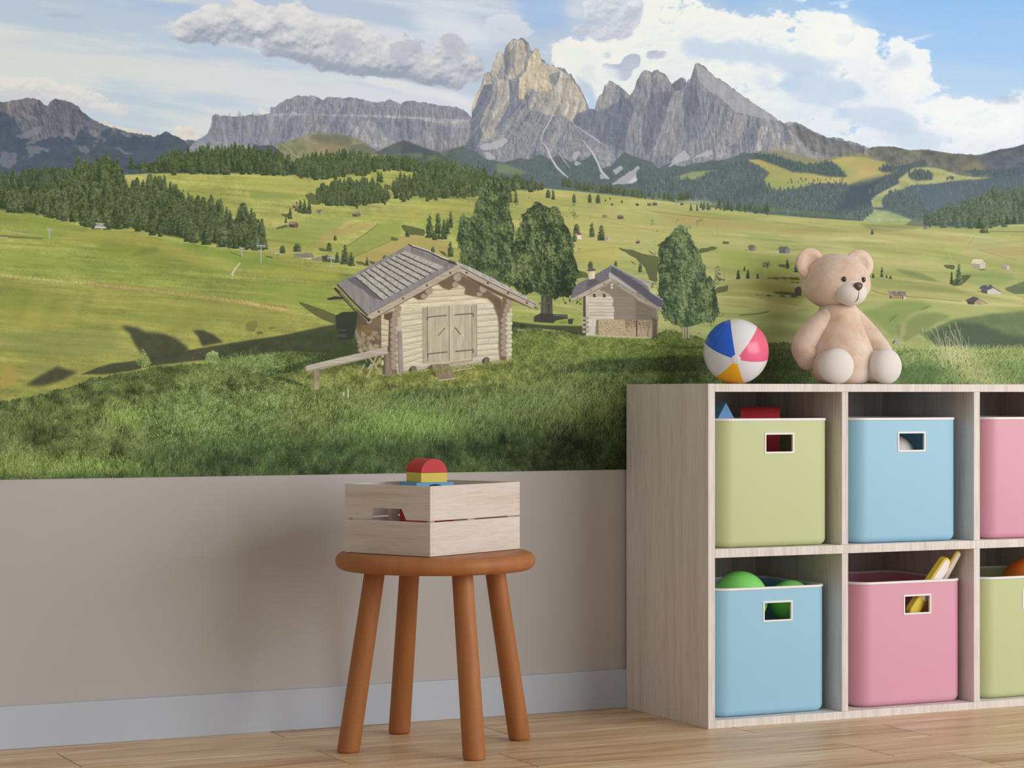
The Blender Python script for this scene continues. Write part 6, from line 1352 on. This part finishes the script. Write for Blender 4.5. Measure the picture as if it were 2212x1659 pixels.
# two yellow and white toy sticks
m_stick = mat('yellow_foam', (226, 200, 84), 0.6, 0.2)
m_stickw = mat('white_foam', (244, 240, 236), 0.6, 0.2)
def stick(a, b_, w, th, label, ya, yb, wi):
    A, B = along(a[0], a[1], ya), along(b_[0], b_[1], yb)
    ax = (A - B).normalized(); Ln = (A - B).length
    nrm = (RGT * 0.80 - FWD * 0.6); nrm = (nrm - ax * nrm.dot(ax)).normalized()
    wd = ax.cross(nrm)
    M = Matrix((ax, wd, nrm)).transposed().to_4x4(); M.translation = B
    t = thing('toy_stick', (0, 0, 0), label, 'toy'); t.matrix_world = M
    def stad(l0, l1, hw, k=12):
        return [(l1 - hw + hw * math.cos(q), hw * math.sin(q)) for q in [-math.pi / 2 + math.pi * i / k for i in range(k + 1)]] + \
               [(l0 + hw - hw * math.cos(q), -hw * math.sin(q)) for q in [-math.pi / 2 + math.pi * i / k for i in range(k + 1)]]
    bm = bmesh.new(); prism(bm, stad(0, Ln, w / 2), lambda u, v, s: (u, v, s), -th / 2, th / 2)
    finish(bm, 'stick_body', m_stick, t, smooth=35, bevel=0.0025)
    bm = bmesh.new(); prism(bm, stad(Ln * wi, Ln - w * 0.12, w * 0.40), lambda u, v, s: (u, v, s), th / 2 - 0.001, th / 2 + 0.0025)
    o = finish(bm, 'face_strip', m_stickw, t, smooth=35, bevel=0.001); o['label'] = 'white face strip'
stick((2046, 1206), (1962, 1332), 0.038, 0.018, 'front yellow and white rounded toy stick in lower pink bin', 4.588, 4.588, 0.30)
stick((2071, 1190), (1994, 1330), 0.022, 0.008, 'thinner yellow and white toy stick behind another in lower pink bin', 4.572, 4.634, 0.05)

# ------------------------------------------------------------------ beach ball on the shelf
m_bb = {'w': mat('beach_ball_white', (232, 230, 232), 0.25), 'b': mat('beach_ball_blue', (34, 100, 222), 0.25),
        'p': mat('beach_ball_pink', (236, 104, 136), 0.25), 'y': mat('beach_ball_yellow', (252, 184, 20), 0.25)}
RB = 0.0801
bc = along(1590, 757, 4.78); bc.z = 0.8 + RB
bb = thing('beach_ball', bc, 'inflatable beach ball with blue, white, pink and yellow panels on the shelf', 'ball')
# pole of the panels points at the white button left of centre in the photo
bd = along(1590, 757, 4.70) - Vector((0, 0, EYE)); bd.normalize()
def dir_at(du, dv):
    k = math.sqrt(max(0, 1 - du * du - dv * dv))
    r = Vector((bd.y, -bd.x, 0)).normalized(); u = r.cross(bd)
    return (r * du + u * dv - bd * k).normalized()
pole = dir_at(0.0, -0.24)
q = dir_at(-0.10, 0.98); e1 = (q - pole * q.dot(pole)).normalized(); e2 = pole.cross(e1)
CUT = 0.145
order = ['w', 'b', 'w', 'y', 'w', 'p']
bounds = BOUNDS = [-45, 4, 66, 132, 190, 252, 315]
for k in range(6):
    a0, a1 = math.radians(bounds[k]), math.radians(bounds[k + 1])
    bm = bmesh.new(); rows = []
    for i in range(25):
        th = CUT + (math.pi - 2 * CUT) * i / 24
        rows.append([bm.verts.new((pole * math.cos(th) + (e1 * math.cos(a0 + (a1 - a0) * j / 12) + e2 * math.sin(a0 + (a1 - a0) * j / 12)) * math.sin(th)) * RB) for j in range(13)])
    for A, B in zip(rows, rows[1:]):
        for j in range(12): bm.faces.new((A[j], A[j + 1], B[j + 1], B[j]))
    o = finish(bm, 'panel', m_bb[order[k]], bb, smooth=180)
    o['label'] = {'w': 'white', 'b': 'blue', 'p': 'pink', 'y': 'yellow'}[order[k]] + ' panel'
for s in (1, -1):
    bm = bmesh.new(); rows = []
    for i in range(6):
        th = CUT * i / 5
        rr = RB * (1.0 + (0.012 if i < 4 else 0.0))
        rows.append([bm.verts.new((pole * s * math.cos(th) + (e1 * math.cos(2 * math.pi * j / 32) + e2 * math.sin(2 * math.pi * j / 32)) * math.sin(th)) * rr) for j in range(32 if i else 1)])
    for A, B in zip(rows, rows[1:]):
        for j in range(32):
            l = (j + 1) % 32
            if len(A) == 1: bm.faces.new((A[0], B[j], B[l]))
            else: bm.faces.new((A[j], A[l], B[l], B[j]))
    finish(bm, 'end_cap', m_bb['w'], bb, smooth=180)

# ------------------------------------------------------------------ teddy bear
m_fur = mat('beige_plush', (222, 192, 166), 0.85, 0.15)
_v = coord(m_fur, (1, 1, 1))
setcol(m_fur, mix(m_fur, 0.6, ramp(m_fur, noise(m_fur, _v, 28, 6, 0.65), [(0.32, (196, 158, 132)), (0.50, (221, 199, 180)), (0.7, (231, 218, 205))]),
                  ramp(m_fur, noise(m_fur, _v, 9, 4, 0.6), [(0.3, (206, 172, 146)), (0.6, (229, 214, 200))])))
bump(m_fur, noise(m_fur, _v, 90, 6, 0.7), 0.30, 0.003)
bs = nodes(m_fur)[3]; bs.inputs['Subsurface Weight'].default_value = 0.35
bs.inputs['Subsurface Radius'].default_value = (1.0, 0.35, 0.15); bs.inputs['Subsurface Scale'].default_value = 0.02
bs.inputs['Sheen Weight'].default_value = 0.15
m_furw = mat('cream_white_plush', (228, 221, 214), 0.85, 0.15)
bump(m_furw, noise(m_furw, coord(m_furw, (1, 1, 1)), 80, 6, 0.7), 0.15, 0.002)
m_nose = mat('brown_nose', (96, 72, 66), 0.4)
m_eye = mat('dark_bead_eye', (46, 44, 40), 0.2)
m_inear = mat('pale_ear_plush', (232, 212, 196), 0.85, 0.15)
bear = thing('teddy_bear', (3.2034, 4.80, 0.8), 'beige sitting teddy bear with white paws on top of the shelf', 'teddy bear')
bear.scale = (1.017, 1.017, 1.017)
HZ = 0.2550
def part(name, m, fn, smooth=180):
    bm = bmesh.new(); fn(bm); return finish(bm, name, m, bear, smooth=smooth)
def body(bm):
    prof = [(0.0, 0.0), (0.045, 0.001), (0.062, 0.006), (0.074, 0.02), (0.0805, 0.042), (0.0815, 0.066), (0.077, 0.092), (0.0675, 0.118), (0.0595, 0.140), (0.0545, 0.160), (0.0525, 0.178), (0.047, 0.190), (0.035, 0.198), (0.0, 0.202)]
    # smooth the outline
    fine = []
    for i in range(len(prof) - 1):
        p0 = prof[max(i - 1, 0)]; p1 = prof[i]; p2 = prof[i + 1]; p3 = prof[min(i + 2, len(prof) - 1)]
        for k in range(4):
            t = k / 4
            fine.append(tuple(max(0, 0.5 * (2 * b + (c - a) * t + (2 * a - 5 * b + 4 * c - d) * t * t + (3 * b - a - 3 * c + d) * t ** 3)) for a, b, c, d in zip(p0, p1, p2, p3)))
    fine.append(prof[-1])
    lathe(bm, fine, 56, 0, 0)
    for v in bm.verts:
        v.co.y = v.co.y * 0.95 - 0.034 + 0.020 * (v.co.z / 0.18)
part('body', m_fur, body)
def headf(p, d):
    k = 1 + 0.05 * math.exp(-((d.z + 0.35) / 0.35) ** 2)
    z = p.z * (0.96 if p.z > 0 else 0.98)
    return Vector((p.x * k, p.y * k, z))
part('head', m_fur, lambda bm: ellipsoid(bm, (0, 0, HZ), (0.0850, 0.082, 0.0725), 56, 36, headf))
part('muzzle', m_furw, lambda bm: ellipsoid(bm, (0, -0.066, HZ - 0.030), (0.0415, 0.0345, 0.0325), 40, 24))
def nosef(p, d):
    return Vector((p.x * (0.82 + 0.30 * d.z), p.y, p.z))
part('nose', m_nose, lambda bm: ellipsoid(bm, (0, -0.0985, HZ - 0.0165), (0.0138, 0.0085, 0.0105), 28, 18, nosef))
def mouth(bm):
    loft(bm, [(0, -0.1005, HZ - 0.027), (0, -0.1000, HZ - 0.036), (0.0, -0.0955, HZ - 0.047), (-0.004, -0.0885, HZ - 0.054)], [0.0007, 0.0008, 0.0013, 0.0008], 10, 3)
o = part('mouth', m_nose, mouth); o['label'] = 'stitched dark mouth line'
for s in (-1, 1):
    part('eye', m_eye, lambda bm: ellipsoid(bm, (s * 0.0283, -0.0795, HZ + 0.0015), (0.0060, 0.0045, 0.0066), 20, 12))
    def earf(p, d):
        rr = math.hypot(p.x, p.z) / 0.0345
        y = p.y
        if d.y < 0: y = p.y * 0.55 + 0.011 * max(0, 1 - (rr / 0.72) ** 2)
        return Vector((p.x, y, p.z))
    def ear(bm):
        ellipsoid(bm, (0, 0, 0), (0.0390, 0.0190, 0.0385), 40, 26, earf)
        R = Matrix.Rotation(math.radians(-10 if s > 0 else -6), 3, 'Z') @ Matrix.Rotation(math.radians(s * 20), 3, 'Y')
        for v in bm.verts: v.co = R @ v.co + Vector((s * 0.0715, 0.004, HZ + 0.043))
    part('ear', m_fur, ear)
def limb(pts, rad): return lambda bm: loft(bm, pts, rad, 36, 8)
part('arm', m_fur, limb([(-0.040, -0.020, 0.164), (-0.070, -0.008, 0.132), (-0.090, 0.001, 0.094), (-0.087, -0.008, 0.064)], [0.025, 0.0315, 0.0335, 0.0290]))
part('arm', m_fur, limb([(0.038, -0.024, 0.164), (0.068, -0.028, 0.130), (0.089, -0.048, 0.094), (0.095, -0.072, 0.070)], [0.025, 0.0290, 0.0290, 0.0255]))
for s in (-1, 1):
    part('leg', m_fur, limb([(s * 0.052, -0.048, 0.044), (s * 0.064, -0.080, 0.0425), (s * 0.0680, -0.092, 0.0425)], [0.040, 0.0400, 0.0385]))
    def foot(bm):
        def ff(p, d): return Vector((p.x, p.y * (0.72 if d.y < 0 else 1.0), p.z))
        ellipsoid(bm, (0, 0, 0), (0.0435, 0.0425, 0.0435), 44, 28, ff)
        R = Matrix.Rotation(math.radians(s * 10), 3, 'Z')
        for v in bm.verts: v.co = R @ v.co + Vector((s * 0.0725, -0.112, 0.0437))
    o = part('foot', m_furw, foot); o['label'] = 'white foot'

# ------------------------------------------------------------------ stool
m_stool = wood('brown_stained_wood', [(0.3, (158, 100, 58)), (0.55, (170, 111, 66)), (0.8, (178, 119, 74))], (22, 22, 3), streak=0.06, rough=0.5)
SX, SY = 2.0072, 4.5815
stool = thing('stool', (SX, SY, 0), 'round brown wooden stool with four splayed legs under the crate', 'stool')
bm = bmesh.new()
RS, ZB, ZT, FR = 0.2203, 0.3905, 0.4290, 0.019
prof = [(0, ZB)] + [(RS - FR + FR * math.sin(a), (ZB + ZT) / 2 - (ZT - ZB) / 2 * math.cos(a)) for a in [math.pi * k / 16 for k in range(17)]] + [(0, ZT)]
lathe(bm, prof, 96)
finish(bm, 'seat', m_stool, stool, smooth=50)
for ax, ay in ((1, 0), (-1, 0), (0, 1), (0, -1)):
    bm = bmesh.new()
    n = 40; ringz = []
    steps = [(0.0, 0.0205), (0.003, 0.0238), (0.008, 0.0248), (0.39, 0.0228)]
    for zz, rr in steps:
        k = zz / 0.39; R = 0.2065 + (0.1440 - 0.2065) * k
        ringz.append([bm.verts.new((ax * R + rr * math.cos(2 * math.pi * i / n), ay * R + rr * math.sin(2 * math.pi * i / n), zz)) for i in range(n)])
    for A, B in zip(ringz, ringz[1:]):
        for i in range(n): bm.faces.new((A[i], A[(i + 1) % n], B[(i + 1) % n], B[i]))
    bm.faces.new(ringz[0][::-1]); bm.faces.new(ringz[-1])
    finish(bm, 'leg', m_stool, stool, smooth=40)

# ------------------------------------------------------------------ crate on the stool
m_pine = wood('pale_pine', [(0.28, (206, 188, 174)), (0.5, (217, 208, 200)), (0.72, (222, 215, 210))], (2.4, 2.4, 40), streak=0.18)
Pf = FWD * 4.814 + RGT * -0.1736; Pl = FWD * 4.971 + RGT * -0.3569; Pr = FWD * 5.067 + RGT * 0.0176
ang = math.atan2((Pr - Pf).y, (Pr - Pf).x)
CL, CWd, CHt = 0.317, 0.241, 0.151
crate = thing('crate', (Pf.x, Pf.y, ZT), 'pale pine slatted crate of toy blocks on the round stool', 'crate', rz=ang)
TP = 0.008; Z1, Z2 = 0.0735, 0.0768
def cbox(name, *a):
    bm = bmesh.new(); box(bm, *a); return finish(bm, name, m_pine, crate, bevel=0.0007)
# local x runs along the right hand face, local y along the left hand face (both away from the front corner)
for z0, z1 in ((0.001, Z1), (Z2, CHt)):
    cbox('plank', TP, CL - TP, 0, TP, z0, z1)
    cbox('plank', TP, CL - TP, CWd - TP, CWd, z0, z1)
for x0 in (0.0, CL - TP):
    cbox('plank', x0, x0 + TP, 0, CWd, 0.001, Z1)
    bm = bmesh.new()
    out = [(0, Z2), (0.067, Z2), (0.0795, Z2 + 0.0235), (0.158, Z2 + 0.0235), (0.170, Z2), (CWd, Z2), (CWd, CHt), (0, CHt)]
    prism(bm, out, lambda u, v, t: (t, u, v), x0, x0 + TP)
    finish(bm, 'plank', m_pine, crate, bevel=0.0007)
for x0, x1 in ((TP, 0.025), (0.138, 0.163), (CL - 0.034, CL - TP)):
    cbox('batten', x0, x1, TP, TP + 0.008, 0.009, CHt - 0.004)
    cbox('batten', x0, x1, CWd - TP - 0.008, CWd - TP, 0.009, CHt - 0.004)
cbox('base_board', TP, CL - TP, TP, CWd - TP, 0.001, 0.009)

# toy blocks in the crate, square to the wall
def blk(name, bmf, m, c, label):
    bm = bmesh.new(); bmf(bm)
    o = finish(bm, name, m, bevel=0.0008, smooth=30, loc=c)
    return tag(o, label, 'toy block')
bp = FWD * 4.985 + RGT * (-(1106 - 909.5) / PXF * 4.985)
ZC = ZT + CHt
zb = ZC + 0.0012
def arch(bm):
    pts = [(0.0315 - 0.0315 * math.cos(a), 0.0305 * math.sin(a)) for a in [math.pi * k / 28 for k in range(29)]]
    prism(bm, pts, lambda u, v, t: (u, t, v), 0, 0.083)
blk('toy_block', lambda bm: box(bm, 0, 0.063, 0, 0.083, 0, 0.0212), m_blk_yel, (bp.x, bp.y, zb), 'yellow wooden block under the red half-round on the crate')
blk('toy_block', arch, m_blk_red, (bp.x, bp.y, zb + 0.0214), 'red half-round wooden block topping the pile in the crate')
def bridge(bm):
    pts = [(0, 0), (0.030, 0), (0.030, 0.048)] + [(0.045 - 0.015 * math.cos(a), 0.048 + 0.004 * math.sin(a)) for a in [math.pi * k / 10 for k in range(1, 10)]] + [(0.060, 0.048), (0.060, 0), (0.090, 0), (0.090, 0.056), (0, 0.056)]
    prism(bm, pts, lambda u, v, t: (u, t, v), 0, 0.095)
hb = 0.056
blk('toy_block', bridge, m_blk_blue, (bp.x - 0.0135, bp.y - 0.006, zb - hb - 0.0002), 'blue bridge-shaped wooden block under the yellow block in the crate')
zr = ZT + 0.0092
blk('toy_block', lambda bm: box(bm, 0, 0.09, 0, 0.095, 0, zb - hb - 0.0004 - zr), m_blk_red, (bp.x - 0.0135, bp.y - 0.006, zr), 'red wooden block low in the crate seen through the handle slot')
